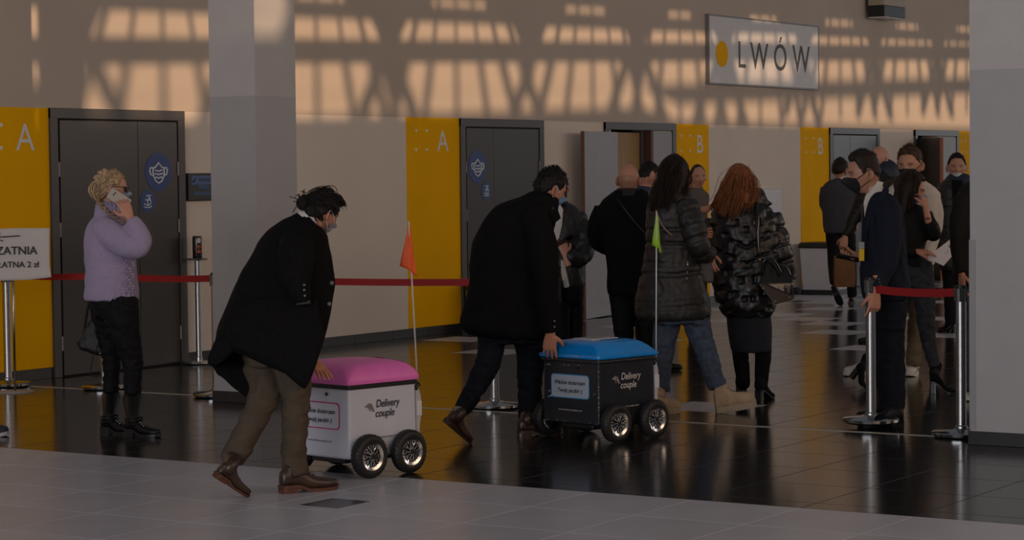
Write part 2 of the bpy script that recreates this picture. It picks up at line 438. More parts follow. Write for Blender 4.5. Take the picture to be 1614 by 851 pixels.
def pump_icon(root, cx, cz, k, y):
    b = MB()
    def ln(pts, r=0.05): b.tube([(cx+px*k, y, cz+pz*k) for px, pz in pts], r*k, 6)
    ln([(-.05,.1),(-.05,-.3),(.35,-.3),(.35,.1),(-.05,.1)]); ln([(.05,.1),(.05,.28),(.25,.28),(.25,.1)]); ln([(.15,.28),(.15,.5),(.4,.52)]); ln([(.15,.5),(-.15,.52),(-.25,.42)])
    ln([(-.55,-.2),(-.4,-.3),(-.1,-.38),(.15,-.4)]); ln([(-.55,-.5),(-.3,-.55),(.2,-.58),(.45,-.45)]); ln([(-.25,.2),(-.32,.05),(-.2,.05),(-.25,.2)])
    wchild(b, 'pump_icon', M_WTXT, root)
def sticker(root, px, py, rpx, y, icon):
    P = on_wall(px, py, y); k = abs(on_wall(px, py-rpx, y)[2]-P[2])
    b = MB(); b.lathe([(0, -.001), (k, -.001), (k, 0.0015), (0, 0.0015)], c=(P[0], y, P[2]), n=40, axis='y'); wchild(b, 'round_sticker', M_STK, root)
    icon(root, P[0], P[2], k, y-0.0035)
def door(n, x0, x1, split, label, stickers=(), leaf_gap=True, leaves=True):
    """double door: frame of three members, two leaves with hinges"""
    root = thing('door_%d' % n, label, 'door', (x0, WALLY, 0)); root['kind'] = 'structure'
    fw_, fy = 0.085, WALLY-0.035
    b = MB(); b.box((x0, fy, 0), (x0+fw_, WALLY, HT), bev=0.004); wchild(b, 'frame_post', M_FRAME, root)
    b = MB(); b.box((x1-fw_, fy, 0), (x1, WALLY, HT), bev=0.004); wchild(b, 'frame_post', M_FRAME, root)
    b = MB(); b.box((x0, fy-0.001, HT-fw_), (x1, WALLY, HT+0.002), bev=0.004); wchild(b, 'frame_head', M_FRAME, root)
    b = MB(); b.box((x0+fw_, WALLY-0.006, 0.0), (x1-fw_, WALLY-0.0005, HT-fw_)) if leaves else None
    if leaves: wchild(b, 'rebate', M_GAP, root)
    ly = WALLY-0.024; top = HT-fw_-0.012
    parts = [(x0+fw_+0.03, split-0.003), (split+0.003, x1-fw_-0.012)] if leaves else []
    for i, (a, c) in enumerate(parts):
        b = MB(); b.box((a, ly, 0.012), (c, WALLY-0.004, top), bev=0.003); lf = wchild(b, 'door_leaf', M_DOOR, root)
        hx = (a-0.018) if i == 0 else (c+0.004)
        for hz in (1.72, 1.22, 0.28):
            b = MB(); b.tube([(hx, ly-0.004, hz-0.06), (hx, ly-0.004, hz+0.06)], 0.011, 8); b.box((hx-0.004, ly-0.002, hz-0.055), (hx+0.02, ly+0.004, hz+0.055)); h = wchild(b, 'hinge', mat('dull_hinge_metal', (.16, .14, .125), .45, .6, var=.05), root)
    for (px, py, rp, ic) in stickers: sticker(root, px, py, rp, ly-0.0015, ic)
    return root
door(1, 13.93, 15.60, X_(213.5), 'grey double door behind the blonde woman, with round blue stickers', [(249.5, 271, 30.5, mask_icon), (233, 317, 17.5, pump_icon)])
door(2, 19.95, 21.58, X_(775), 'grey double door right of the orange flag, with round blue stickers', [(752.5, 263, 25.5, mask_icon), (766.5, 300.5, 14.5, pump_icon)])
door(4, 28.97, 30.63, X_(1337), 'closed grey double door right of the second letter B')
# door 3: left leaf swung open, wooden inner panel in the opening
r3 = door(3, 22.92, 24.60, 24.0, 'open doorway with wooden inner panel left of the first letter B', leaves=False)
b = MB(); b.box((24.03, WALLY-0.024, 0.012), (24.51, WALLY-0.004, HT-0.097), bev=0.003); wchild(b, 'door_leaf', mat('pale_grey_leaf', (0.32, 0.31, 0.32), 0.45, var=0.04), r3)
b = MB(); b.box((23.98, WALLY-0.03, 0.0), (24.035, WALLY+0.06, HT-0.09), bev=0.003); wchild(b, 'leaf_edge', mat('red_brown_edge', (0.10, 0.035, 0.02), 0.5, var=0.1), r3)
M_WOOD = mat('oak_veneer', (0.36, 0.22, 0.075), 0.45, var=0.22, vscale=5, stretch=(9, 9, 0.6), bump=0.06, bscale=8)
b = MB(); b.box((23.05, WALLY+0.10, 0.0), (23.93, WALLY+0.14, 2.115), bev=0.003); wchild(b, 'wooden_panel', M_WOOD, r3)
b = MB(); b.box((23.93, WALLY+0.06, 0.0), (24.03, WALLY+0.2, 2.13), bev=0.003); wchild(b, 'inner_post', M_FRAME, r3)
lf0, lf1 = np.array([23.12, WALLY-0.05]), np.array([float(on_wall(919.5, 350, WALLY-.20)[0]), WALLY-0.20])
def leaf(root, p0, p1, th, z0, z1, m, edge_m):
    d = (p1-p0); L = np.linalg.norm(d); d = d/L; nrm = np.array([-d[1], d[0]])
    if nrm[1] > 0: nrm = -nrm
    b = MB(); b.prism([(0, 0), (L-0.002, 0), (L-0.002, z1-z0), (0, z1-z0)], (p0[0]-nrm[0]*th/2, p0[1]-nrm[1]*th/2, z0), (d[0], d[1], 0), (0, 0, 1), 0.001)
    q = MB(); c = [p0+nrm*th/2, p1+nrm*th/2, p1-nrm*th/2, p0-nrm*th/2]
    v = [(a[0], a[1], z0) for a in c]+[(a[0], a[1], z1) for a in c]
    q.add(v, [(3,2,1,0),(4,5,6,7),(0,1,5,4),(1,2,6,5),(2,3,7,6),(3,0,4,7)]); o = wchild(q, 'open_leaf', m, root)
    e = MB(); c = [p1+nrm*(th/2+.001)-d*.004, p1+nrm*(th/2+.001)+d*.002, p1-nrm*(th/2+.001)+d*.002, p1-nrm*(th/2+.001)-d*.004]
    v = [(a[0], a[1], z0) for a in c]+[(a[0], a[1], z1) for a in c]
    e.add(v, [(3,2,1,0),(4,5,6,7),(0,1,5,4),(1,2,6,5),(2,3,7,6),(3,0,4,7)]); wchild(e, 'leaf_edge', edge_m, root)
    return o, d, nrm
M_LEAF = mat('pale_grey_leaf', (0.32, 0.31, 0.32), 0.45, var=0.04)
M_EDGE = mat('wooden_leaf_edge', (0.16, 0.06, 0.03), 0.5, var=0.15, vscale=30)
o3, d3, n3 = leaf(r3, lf0, lf1, 0.042, 0.012, 2.11, M_LEAF, M_EDGE)
hp = lf1-d3*0.09+n3*0.03
b = MB(); b.tube([(hp[0], hp[1], 1.03), (hp[0]+n3[0]*.05, hp[1]+n3[1]*.05, 1.03), (hp[0]+n3[0]*.055-d3[0]*.11, hp[1]+n3[1]*.055-d3[1]*.11, 1.03)], 0.010, 8); wchild(b, 'door_handle', M_STEEL, r3)
# door 5: leaf swung out at the far right
r5 = door(5, 31.92, 33.61, 32.8, 'open doorway with dark swung-out leaf left of the letter C', leaves=False)
b = MB(); b.box((32.84, WALLY-0.024, 0.012), (33.52, WALLY-0.004, HT-0.097), bev=0.003); wchild(b, 'door_leaf', M_LEAF, r5)
leaf(r5, np.array([32.08, WALLY-0.04]), np.array([float(on_wall(1484, 230, WALLY-.55)[0]), WALLY-0.55]), 0.05, 0.012, 2.10, M_DOOR, mat('orange_leaf_edge', (0.30, 0.07, 0.02), 0.5, var=0.1))

# hall name sign
q = [on_wall(1113, 25, YW), on_wall(1285, 140, YW)]
sg = thing('hall_sign', 'white rectangular wall sign with yellow disc and dark letters above the doors', 'sign', (25.43, WALLY, 2.74))
z0, z1, x0, x1 = 2.745, 3.575, 25.43, 28.565
b = MB(); b.box((x0, WALLY-0.05, z0), (x1, WALLY-0.001, z1), bev=0.004); wchild(b, 'board', mat('white_sign_board', (0.66, 0.63, 0.62), 0.4, var=0.02), sg)
b = MB(); e = 0.018
b.box((x0-e, WALLY-0.056, z0-e), (x1+e, WALLY-0.002, z0)); b.box((x0-e, WALLY-0.056, z1), (x1+e, WALLY-0.002, z1+e)); b.box((x0-e, WALLY-0.056, z0), (x0, WALLY-0.002, z1)); b.box((x1, WALLY-0.056, z0), (x1+e, WALLY-0.002, z1))
wchild(b, 'sign_frame', mat('grey_sign_frame', (0.22, 0.21, 0.21), 0.4, var=0.05), sg)
P = on_wall(1138, 85, WALLY-0.052); b = MB(); k = abs(on_wall(1138, 63, WALLY-0.052)[2]-P[2]); b.lathe([(0, 0), (k*.93, 0), (k*.93, 0.002), (0, 0.002)], c=P, n=48, axis='y'); wchild(b, 'yellow_disc', M_YEL, sg)
M_GTXT = mat('dark_grey_lettering', (0.06, 0.055, 0.05), 0.5, var=0.03)
for ch, px, py, cap in (('L', 1169, 106.5, 42), ('W', 1197, 109, 42), ('Ó', 1230, 111, 42), ('W', 1263, 113.5, 42)):
    t = wall_text('letter', ch, px, py, cap, None, M_GTXT, y=WALLY-0.051, bold=0.004); t.parent = sg; t.matrix_parent_inverse = Matrix.Translation(-sg.location)

# box-shaped fixture high on the wall
P0, P1 = on_wall(1393, -14, WALLY-0.3), on_wall(1427, 30, WALLY-0.3)
bx = thing('wall_speaker', 'beige and black box-shaped fixture high on the white wall', 'fixture', (P0[0], WALLY, P1[2]))
zm = on_wall(1410, 10, WALLY-0.3)[2]
b = MB(); b.box((P0[0], WALLY-0.30, zm), (P1[0], WALLY-0.06, P0[2]), bev=0.008); wchild(b, 'upper_housing', mat('beige_housing', (0.42, 0.34, 0.26), 0.5, var=0.05), bx)
b = MB(); b.box((P0[0]+.01, WALLY-0.305, P1[2]), (P1[0]-.012, WALLY-0.06, zm), bev=0.008); wchild(b, 'black_front', M_BLACK, bx)
b = MB(); b.box((P0[0]+.05, WALLY-0.07, zm-.05), (P1[0]-.05, WALLY-0.0005, zm+.12)); wchild(b, 'bracket', M_FRAME, bx)
b = MB(); b.box((P0[0]+.005, WALLY-0.306, P1[2]-0.012), (P1[0]-.008, WALLY-0.06, P1[2]), bev=0.003); wchild(b, 'bottom_edge', M_WTXT, bx)

# white wall cabinet (hydrant box) behind the auburn woman
P0 = on_wall(1193, 298, WALLY-0.1); P1 = on_wall(1233, 380, WALLY-0.1)
cb = thing('wall_cabinet', 'white shallow wall cabinet behind the auburn-haired woman', 'cabinet', (P0[0], WALLY, 0.55))
zb, zt = 0.62, float(P0[2])
M_CAB = mat('white_enamel', (0.62, 0.60, 0.60), 0.35, var=0.02)
b = MB(); b.box((P0[0], WALLY-0.10, zb), (P1[0], WALLY-0.001, zt), bev=0.008); wchild(b, 'body', M_CAB, cb)
b = MB(); b.box((P0[0]+.16, WALLY-0.112, zb+.05), (P1[0]-.05, WALLY-0.099, zt-.06), bev=0.004); wchild(b, 'cabinet_door', M_CAB, cb)
b = MB(); b.box((P0[0]+.19, WALLY-0.124, (zb+zt)/2-.05), (P0[0]+.22, WALLY-0.11, (zb+zt)/2+.05), bev=0.003); wchild(b, 'handle', M_STEEL, cb)

# wall screen
P0 = on_wall(297.5, 273, WALLY-0.05); P1 = on_wall(356, 315, WALLY-0.05)
sn = thing('wall_screen', 'small black wall screen with blue header and lettering beside the left column', 'screen', (P0[0], WALLY, P1[2]))
b = MB(); b.box((P0[0], WALLY-0.05, P1[2]), (P1[0], WALLY-0.004, P0[2]), bev=0.006); wchild(b, 'casing', M_BLACK, sn)
def emit(name, c, s):
    m = bpy.data.materials.new(name); m.use_nodes = True; b_ = m.node_tree.nodes['Principled BSDF']
    b_.inputs['Base Color'].default_value = (0.01, 0.01, 0.01, 1); b_.inputs['Emission Color'].default_value = (*c, 1); b_.inputs['Emission Strength'].default_value = s; b_.inputs['Roughness'].default_value = 0.3; return m
a0 = on_wall(302, 277, WALLY-.051); a1 = on_wall(350, 290.5, WALLY-.051); sy = WALLY-0.0515
b = MB(); b.box((a0[0], sy, a1[2]), (P1[0]-.03, sy+.001, a0[2])); wchild(b, 'header_bar', emit('blue_screen', S(60, 110, 170), 0.10), sn)
for s_, px, py, cap, m_ in (('BUSINESS TECH', 333, 285.5, 4.6, M_BLACK), ('POKÓJ', 321, 297.5, 5.5, None), ('ORGANIZATORA', 325, 307, 5.2, None)):
    t = wall_text('lettering', s_, px, py, cap, None, m_ or emit('screen_letters', S(80, 140, 200), 0.14), y=sy-.0005, bold=0.01, width=(.33 if cap < 5 else None)); t.parent = sn; t.matrix_parent_inverse = Matrix.Translation(-sn.location)
b = MB(); b.tube([(a0[0]+.01, sy-.001, a1[2]+.025), (a0[0]+.04, sy-.001, a1[2]+.045), (a0[0]+.03, sy-.001, a1[2]+.02), (a0[0]+.055, sy-.001, a1[2]+.06)], 0.004, 6); wchild(b, 'header_mark', M_BLACK, sn)

# ------------------------------------------------------------------ barrier stanchions, sign stand, bins
M_BELT = mat('red_belt_webbing', S(150, 10, 16), 0.6, var=0.06, vscale=120, bump=0.1, bscale=300)
def stanchion(loc, label, top=0.93, black_top=True, tilt=None):
    r = thing('barrier_stanchion', label, 'barrier post', loc, group='chrome barrier posts across the hall')
    b = MB(); b.lathe([(0.0, 0.006), (0.168, 0.006), (0.178, 0.012), (0.180, 0.028), (0.172, 0.036), (0.06, 0.046), (0.05, 0.052), (0.0, 0.053)], n=48); b.build('base_plate', M_CHROME, r, smooth=True, sharp=40)
    b = MB(); b.lathe([(0.0, 0.0), (0.160, 0.0), (0.166, 0.008), (0.0, 0.009)], n=40); b.build('rubber_ring', M_BLACK, r, smooth=True, sharp=40)
    b = MB(); b.lathe([(0.0, 0.05), (0.040, 0.05), (0.040, 0.065), (0.0315, 0.072), (0.0315, top-.02), (0.0, top-.018)], n=28); b.build('post', M_STEEL, r, smooth=True, sharp=40)
    hd = MB(); hd.lathe([(0.0, top-.02), (0.0335, top-.02), (0.0335, top-.004), (0.029, top), (0.0, top+.001)], n=28); h = hd.build('cap', M_BLACK, r, smooth=True, sharp=40)
    k = MB()
    for i in range(4):
        a = math.pi/2*i+0.5; M = Matrix.Rotation(a, 4, 'Z'); k.box((0.026, -0.014, top-.10), (0.040, 0.014, top-.012), M, bev=0.003)
    k.build('belt_slots', M_BLACK, r)
    return r
s1 = on_floor(13, 609); s2 = on_floor(165, 613); s3 = on_floor(342, 625); s4 = on_floor(780, 643); s5 = on_floor(1373, 674); s6 = on_floor(1515, 688)
SP = [tuple(p) for p in (s1, s2, s3, s4, s5, s6)]
LB = ['chrome barrier post at the left edge behind the paper sign', 'chrome barrier post behind the blonde woman', 'chrome barrier post beside the left column',
      'chrome barrier post between the legs of the man at the blue cart', 'chrome barrier post under the hand of the navy suit man', 'chrome barrier post beside the right column']
for i_, (p, l) in enumerate(zip(SP, LB)): stanchion((p[0], p[1], 0.03 if i_ == 4 else 0.0), l)   # the fifth one is being lifted
def belt(p, q, label, z=0.885, h=0.05, sag=0.012, name='barrier_belt', off=0.0415):
    p, q = np.array(p), np.array(q); d = q-p; L = np.linalg.norm(d); d /= L; p = p+d*off; q = q-d*off
    n = np.array([-d[1], d[0], 0]); b = MB(); rings = []
    for i in range(13):
        t = i/12; c = p+(q-p)*t; zz = z-sag*4*t*(1-t)
        rings.append([c+n*.0012+UZ*(zz-h/2), c-n*.0012+UZ*(zz-h/2), c-n*.0012+UZ*(zz+h/2), c+n*.0012+UZ*(zz+h/2)])
    b.loft(rings); o = b.build(name, M_BELT, None, loc=(p[0], p[1], z)); return tag(o, label, 'barrier belt', 'red barrier belts across the hall')
belt(SP[0], SP[1], 'red belt from the left edge post to the post behind the blonde woman')
belt(SP[1], SP[2], 'red belt from the blonde woman to the left column post')
belt(SP[2], SP[3], 'red belt crossing the yellow panel behind the orange flag')
belt(SP[4], SP[5], 'red belt held taut from the suit man to the right column post', z=0.885)

# paper sign on a thin stand
sp = on_floor(24, 618)
sn = thing('sign_stand', 'white paper cloakroom sign on a thin stand at the left edge', 'sign', tuple(sp))
M_PAPER = mat('white_paper', (0.62, 0.58, 0.56), 0.7, var=0.02)
M_INK = mat('black_print', (0.008, 0.008, 0.009), 0.6, var=0.02)
b = MB(); b.lathe([(0, 0.0), (0.15, 0.0), (0.152, 0.005), (0.145, 0.009), (0.02, 0.013), (0, 0.014)], n=40); b.build('base_plate', mat('pale_grey_metal', (0.42, 0.40, 0.38), 0.45, 0.2, var=0.05), sn, smooth=True, sharp=40)
b = MB(); b.tube([(0, 0, 0.01), (0, 0, 1.20)], 0.0095, 12); b.build('pole', M_STEEL, sn, smooth=True)
sd_ = depth_of(sp)-0.03
def slocal(px, py, back=0.0): return at(px, py, sd_+0.01-0.0414*(618-py)/205.2+back)-np.array(sp)
b = MB(); G = {}; nx, nz = 22, 14; vv = []; ff = []
for j in range(nz+1):
    for i in range(nx+1):
        u, w = i/nx, j/nz
        px = -34+112*u+ (3*max(0, w-.75)/.25 if u > .9 else 0); py = 359.5+ (6*(.5-u) if u < .5 else 0)+w*(82-5*(abs(u-.5)*2)**2)
        curl = -0.035*(max(0, w-.7)/.3)**2 - 0.05*max(0, u-.75)**2*8
        vv.append(slocal(px, py, curl*0.6))
for j in range(nz):
    for i in range(nx): a = j*(nx+1)+i; ff.append((a, a+nx+1, a+nx+2, a+1))
b.add(vv, ff); pp = b.build('paper_sheet', M_PAPER, sn, smooth=True); md = pp.modifiers.new('thickness', 'SOLIDIFY'); md.thickness = 0.0015; md.offset = -1 
def stext(s_, px, py, cap, **kw):
    P = slocal(px, py, -0.012); h = np.linalg.norm(slocal(px, py-cap, -0.012)-P); return text_mesh('lettering', s_, P, HR, UZ, h, M_INK, sn, align='RIGHT', bold=0.012, **kw)
stext('SZATNIA', 58.5, 400.5, 12.5); stext('PŁATNA 2 zł', 61.5, 421, 9.3)
b = MB(); b.tube([slocal(31.5, 371.5, -.012), slocal(10, 373, -.012), slocal(-12, 374, -.012)], 0.0045, 6); b.tube([slocal(1, 368, -.012), slocal(-12, 374, -.012), slocal(5, 380, -.012)], 0.0035, 6); b.build('arrow_mark', M_INK, sn)

# small stand with a can beside the left column
cs = on_floor(314, 573)
r = thing('dispenser_stand', 'slim steel stand carrying a round tray left of the column', 'stand', tuple(cs))
sc_ = FPX/depth_of(cs); tz = CAMH-(413-(285.5))/sc_
b = MB(); b.lathe([(0, 0), (0.145, 0), (0.150, 0.008), (0.145, 0.028), (0.05, 0.034), (0, 0.035)], n=40); b.build('base_plate', M_CHROME, r, smooth=True, sharp=40)
b = MB(); b.lathe([(0, 0.03), (0.032, 0.03), (0.032, 0.06), (0.026, 0.065), (0.026, tz-.01), (0, tz-.01)], n=24); b.build('post', M_STEEL, r, smooth=True, sharp=40)
b = MB(); b.lathe([(0, tz-.012), (0.08, tz-.012), (0.096, tz), (0.094, tz+.004), (0.08, tz), (0, tz)], n=32); b.build('tray', M_STEEL, r, smooth=True, sharp=40)
cn = thing('canister', 'dark steel canister with round orange label on the slim stand', 'canister', (cs[0], cs[1], cs[2]+tz+.001))
b = MB(); b.lathe([(0, 0), (0.040, 0), (0.042, 0.005), (0.042, 0.185), (0.038, 0.2), (0, 0.201)], n=28); b.build('body', mat('dark_gloss_metal', (0.05, 0.045, 0.04), 0.25, 0.8, var=0.1), cn, smooth=True, sharp=40)
vd = np.array([0-cs[0], 0-cs[1], 0]); vd /= np.linalg.norm(vd); sx = np.cross(UZ, vd)
b = MB(); vdv = np.array([-sx, -sx])
th0 = math.atan2(vd[1], vd[0])+0.35
def cyl_patch(rad, z, rz, ra, n=22):
    v = [(rad*math.cos(th0), rad*math.sin(th0), z)]; 
    for i in range(n): a = 2*math.pi*i/n; t = th0+ra*math.cos(a); v.append((rad*math.cos(t), rad*math.sin(t), z+rz*math.sin(a)))
    return v, [(0, 1+i, 1+(i+1) % n) for i in range(n)]
v, f = cyl_patch(0.0428, 0.085, 0.034, 0.72); b.add(v, f); b.build('orange_label', mat('orange_label', S(190, 80, 30), 0.5, var=0.2, vscale=60), cn)
b = MB(); v, f = cyl_patch(0.0428, 0.16, 0.022, 0.42); b.add(v, f); b.build('pale_label', M_PAPER, cn)

# bins
bp = on_floor(733, 523)
r = thing('waste_bin', 'round taupe waste bin against the yellow panel behind the bending man', 'bin', (bp[0]+.05, min(bp[1], WALLY-.22), 0))
b = MB(); b.lathe([(0, 0), (0.13, 0), (0.135, 0.02), (0.175, 0.44), (0.175, 0.45), (0.16, 0.45), (0.12, 0.03), (0, 0.03)], n=36); b.build('body', mat('taupe_plastic', (0.16, 0.13, 0.11), 0.5, var=0.05), r, smooth=True, sharp=40)
b = MB(); b.lathe([(0.150, 0.435), (0.18, 0.435), (0.183, 0.455), (0.178, 0.50), (0.158, 0.505), (0.155, 0.45)], n=36); b.build('rim_lid', M_BLACK, r, smooth=True, sharp=40)
bp = on_floor(1290, 463)
r = thing('waste_bin', 'tall white square waste bin with black lid at the second letter B', 'bin', (bp[0], WALLY-.36, 0), 0.0)
M_BIN = mat('white_bin_plastic', (0.58, 0.57, 0.60), 0.4, var=0.03)
b = MB(); b.loft([[(x*k, y*k, z) for x, y in rrect(0.52, 0.52, 0.03)] for z, k in ((0.06, .88), (0.62, 1.0))]); b.build('body', M_BIN, r)
b = MB(); b.loft([[(x, y, z) for x, y in rrect(0.50, 0.50, 0.03)] for z in (0, 0.065)]); b.build('foot', M_BLACK, r)
b = MB(); b.loft([[(x*k, y*k, z) for x, y in rrect(0.55, 0.55, 0.04)] for z, k in ((0.615, .99), (0.63, 1.0), (0.66, 1.0), (0.69, .93))]); b.build('lid', M_BLACK, r)
b = MB(); fy_ = -0.258; b.box((-0.05, fy_-.004, 0.22), (0.12, fy_, 0.52)); b.build('white_notice', mat('notice_white', (0.7, 0.7, 0.71), 0.5, var=0.02), r)
b = MB(); b.prism([(0.045*math.cos(R(a)), 0.05*math.sin(R(a))) for a in range(180, 361, 15)], (0.035, fy_-.0045, 0.37), (1, 0, 0), (0, 0, 1), 0.001); b.tube([(0.02, fy_-.006, 0.40), (0.035, fy_-.006, 0.44), (0.05, fy_-.006, 0.40), (0.02, fy_-.006, 0.40)], 0.006, 5); b.build('notice_symbol', M_BLACK, r)

# shoe tip entering at the left edge is built with the people
# ------------------------------------------------------------------ delivery carts
def cart(label, corner_px, bottom_px, rz, body_m, lid_m, txt_m, lid_kind, flag_kind, bubble, axles):
    L2, W2, ZB, ZT = 0.255, 0.240, 0.105, 0.495
    D = depth_of(on_floor(*bottom_px))
    P = on_floor(*corner_px, z=ZB)                       # near bottom corner of the box
    c, s = math.cos(rz), math.sin(rz)
    loc = (P[0]-(c*-L2-s*-W2), P[1]-(s*-L2+c*-W2), 0)
    r = thing('delivery_cart', label, 'delivery robot', loc, rz, group='delivery carts being pushed')
    def rr(w, l, z, rad=0.016): return [(x, y, z) for x, y in rrect(2*l, 2*w, rad, 3)]
    b = MB(); b.loft([rr(W2-.008, L2-.008, ZB), rr(W2, L2, ZB+.01), rr(W2-.004, L2-.004, ZT)]); b.build('body', body_m, r)
    b = MB(); b.loft([rr(W2+.003, L2+.003, ZT-.012), rr(W2+.006, L2+.006, ZT-.008), rr(W2+.006, L2+.006, ZT+.012), rr(W2+.002, L2+.002, ZT+.014)]); tb = b.build('trim_band', M_BLACK, r)
    b = MB(); n = 26
    for i in range(n+1):
        u = -1+2*i/n
        for (x, y) in ((u*L2, -(W2+.006)), (u*L2, W2+.006), (-(L2+.006), u*W2), (L2+.006, u*W2)): b.ellipsoid((x, y, ZT+.0), np.eye(3)*.0042, 6, 4)
    b.build('studs', M_STEEL if lid_kind == 'hard' else mat('dark_stud', (0.10, 0.09, 0.09), 0.3, 0.9), tb)
    prof = ([(0.000, -.012, .02), (0.014, -.016, .022), (0.03, -.014, .026), (0.055, -.004, .04), (0.078, .012, .06), (0.094, .038, .08), (0.103, .075, .1), (0.108, .13, .09), (0.110, .19, .03)] if lid_kind == 'soft' else
            [(0.000, -.014, .012), (0.008, -.018, .012), (0.022, -.017, .014), (0.026, -.010, .02), (0.055, .014, .04), (0.080, .044, .055), (0.090, .066, .06), (0.095, .10, .06), (0.097, .19, .03)])
    b = MB(); z0 = ZT+.014
    rings = []
    for z, ins, rad in prof:
        l, w = L2-ins, W2-ins
        rings.append([(x, y, z0+z+ (0.012*(1-(x/(L2+.02))**2) if z > .05 else 0)) for x, y in rrect(2*l, 2*w, min(rad, w*.9, l*.9), 6)])
    b.loft(rings); ld = b.build('lid', lid_m, r, smooth=True, sharp=(70 if lid_kind == 'soft' else 28))
    if lid_kind == 'hard':
        b = MB(); b.box((-0.13, -0.075, z0+.1), (0.10, 0.10, z0+.1115), bev=0.004); b.build('lid_plate', mat('pale_lid_plate', (0.55, 0.56, 0.58), 0.35, var=0.1), ld)
        text_mesh('lid_lettering', 'Delivery\ncouple', (-0.015, 0.02, z0+.1125), (1, 0, 0), (0, 1, 0), 0.03, M_INK, ld, bold=.01, shear=.2)
        b = MB()
        for (x, y, w, h) in ((-.12, -.2555, .03, .012), (-.05, -.2555, .012, .008), (.16, -.2555, .014, .006)): b.box((x, y-.0015, z0+.008), (x+w, y, z0+.008+h), bev=.0006)
        for (y, w) in ((-.08, .02), (.10, .02)): b.box((-.2735, y, z0+.01), (-.272, y+w, z0+.018))
        b.build('chipped_paint', mat('chipped_yellow', S(200, 130, 30), 0.6, var=0.2), ld)
    else:
        b = MB()
        for i in range(0, 5): pass
        b.tube([(L2-.055, -W2+.004, z0+.05), (L2-.06, -W2+.05, z0+.098), (L2-.065, 0, z0+.112), (L2-.06, W2-.05, z0+.098), (L2-.055, W2-.004, z0+.05)], 0.0035, 6); b.build('lid_seam', mat('dark_pink_seam', S(140, 30, 90), 0.6), ld)
    # side print (towards the hall) and end print
    ax, ay = (1, 0, 0), (0, 0, 1); yS = -W2-.0008
    text_mesh('side_lettering', 'Delivery', (-0.058, yS, 0.375), ax, ay, 0.042, txt_m, r, align='LEFT', bold=.012, shear=.22, width=.178)
    text_mesh('side_lettering', 'couple', (-0.064, yS, 0.322), ax, ay, 0.042, txt_m, r, align='LEFT', bold=.012, shear=.22, width=.142)
    lg = MB(); lg.prism([(-0.142, .383), (-0.103, .404), (-0.100, .352), (-0.112, .378)], (0, yS, 0), ax, ay, .0012); lg.prism([(-0.096, .399), (-0.088, .397), (-0.066, .352), (-0.078, .352), (-0.096, .372)], (0, yS, 0), ax, ay, .0012); lg.build('side_logo', mat('taupe_logo', (0.20, 0.18, 0.16), .5) if lid_kind == 'soft' else mat('grey_logo', (0.30, 0.27, 0.25), .5), r)
    text_mesh('web_address', 'www.deliverycouple.com', (0.0, yS, 0.205), ax, ay, 0.0115, txt_m, r, width=.205)
    ex, xE = (0, -1, 0), -L2-.0008
    text_mesh('web_address', 'www.deliverycouple.com', (xE, 0.0, 0.19 if lid_kind == 'soft' else .185), ex, ay, 0.0115, txt_m, r, width=.20)
    bb = MB(); w, h, cz = .315, .135, .335
    ol = rrect(w, h, .022)
    def tailed(o, g): return [(x-g*0, z) for x, z in o]
    bub = [(x, z) for x, z in ol]
    if lid_kind == 'hard':
        i = max(range(len(bub)), key=lambda k: -bub[k][0]-bub[k][1]); bub[i] = (bub[i][0]-.04, bub[i][1]-.012)
    sgn = 1.0
    def flat(poly, x_, grow=1.0): 
        q = MB(); q.prism([(px*grow, pz*grow) for px, pz in poly], (x_, 0.0, cz), ex, ay, .0008); return q
    cx_ = sum(p[0] for p in bub)/len(bub)
    rim = [(px*(1+.012/ (w/2)*.5), pz*(1+.012/(h/2)*.5)) for px, pz in bub]
    q = MB(); q.prism([(px, pz) for px, pz in rim], (xE, 0.0, cz), ex, ay, .0008); q.build('bubble_rim', bubble, r)
    q = MB(); q.prism([(px, pz) for px, pz in bub], (xE-.0009, 0.0, cz), ex, ay, .0008); q.build('bubble', body_m if lid_kind == 'soft' else mat('pale_blue_print', (0.42, 0.48, 0.58), .5, var=.03), r)
    text_mesh('bubble_lettering', 'Właśnie dostarczam', (xE-.0018, 0.0, cz+.012), ex, ay, .024, M_INK, r, bold=.02, shear=.2, width=.262)
    text_mesh('bubble_lettering', 'Twoją paczkę :)', (xE-.0018, 0.0, cz-.036), ex, ay, .024, M_INK, r, bold=.02, shear=.2, width=.208)
    b = MB(); b.lathe([(0, 0), (.009, 0), (.009, .002), (0, .0025)], c=(xE, -.0-.0, 0), n=14, axis='x'); 
    b = MB(); b.lathe([(0, -.003), (.010, -.003), (.010, .001), (0, .001)], c=(xE, -W2*.25, .452), n=16, axis='x'); b.build('lock_hole', M_BLACK, r)
    if lid_kind == 'hard':
        b = MB()
        for i in range(26):
            y = rng.uniform(-W2*.95, W2*.95); z = rng.choice([.462, .118, .30])+rng.uniform(-.006, .006); wd = rng.uniform(.004, .02)
            b.box((xE-.0006, y, z), (xE+.0005, y+wd, z+rng.uniform(.001, .004)))
        for i in range(12):
            z = rng.uniform(.12, .47); b.box((-L2-.001, -W2-.001, z), (-L2+.004, -W2+.004, z+rng.uniform(.002, .01)))
        b.build('scuffs', mat('scuffed_edges', (.35, .36, .4), .6), r)
    # rear box, flag pole and flag
    M_BOX = mat('pale_grey_plastic', (.50, .50, .53), .4, var=.03)
    b = MB(); b.loft([[(L2+x, -W2+.045+y, z) for x, y in ((0, -.04), (.035*k, -.04), (.05*k, -.02), (.05*k, .05), (.0, .05))] for z, k in ((.16, .55), (.26, .75), (.30, 1), (.41, 1), (.445, .7))]); bx_ = b.build('rear_box', M_BOX, r)
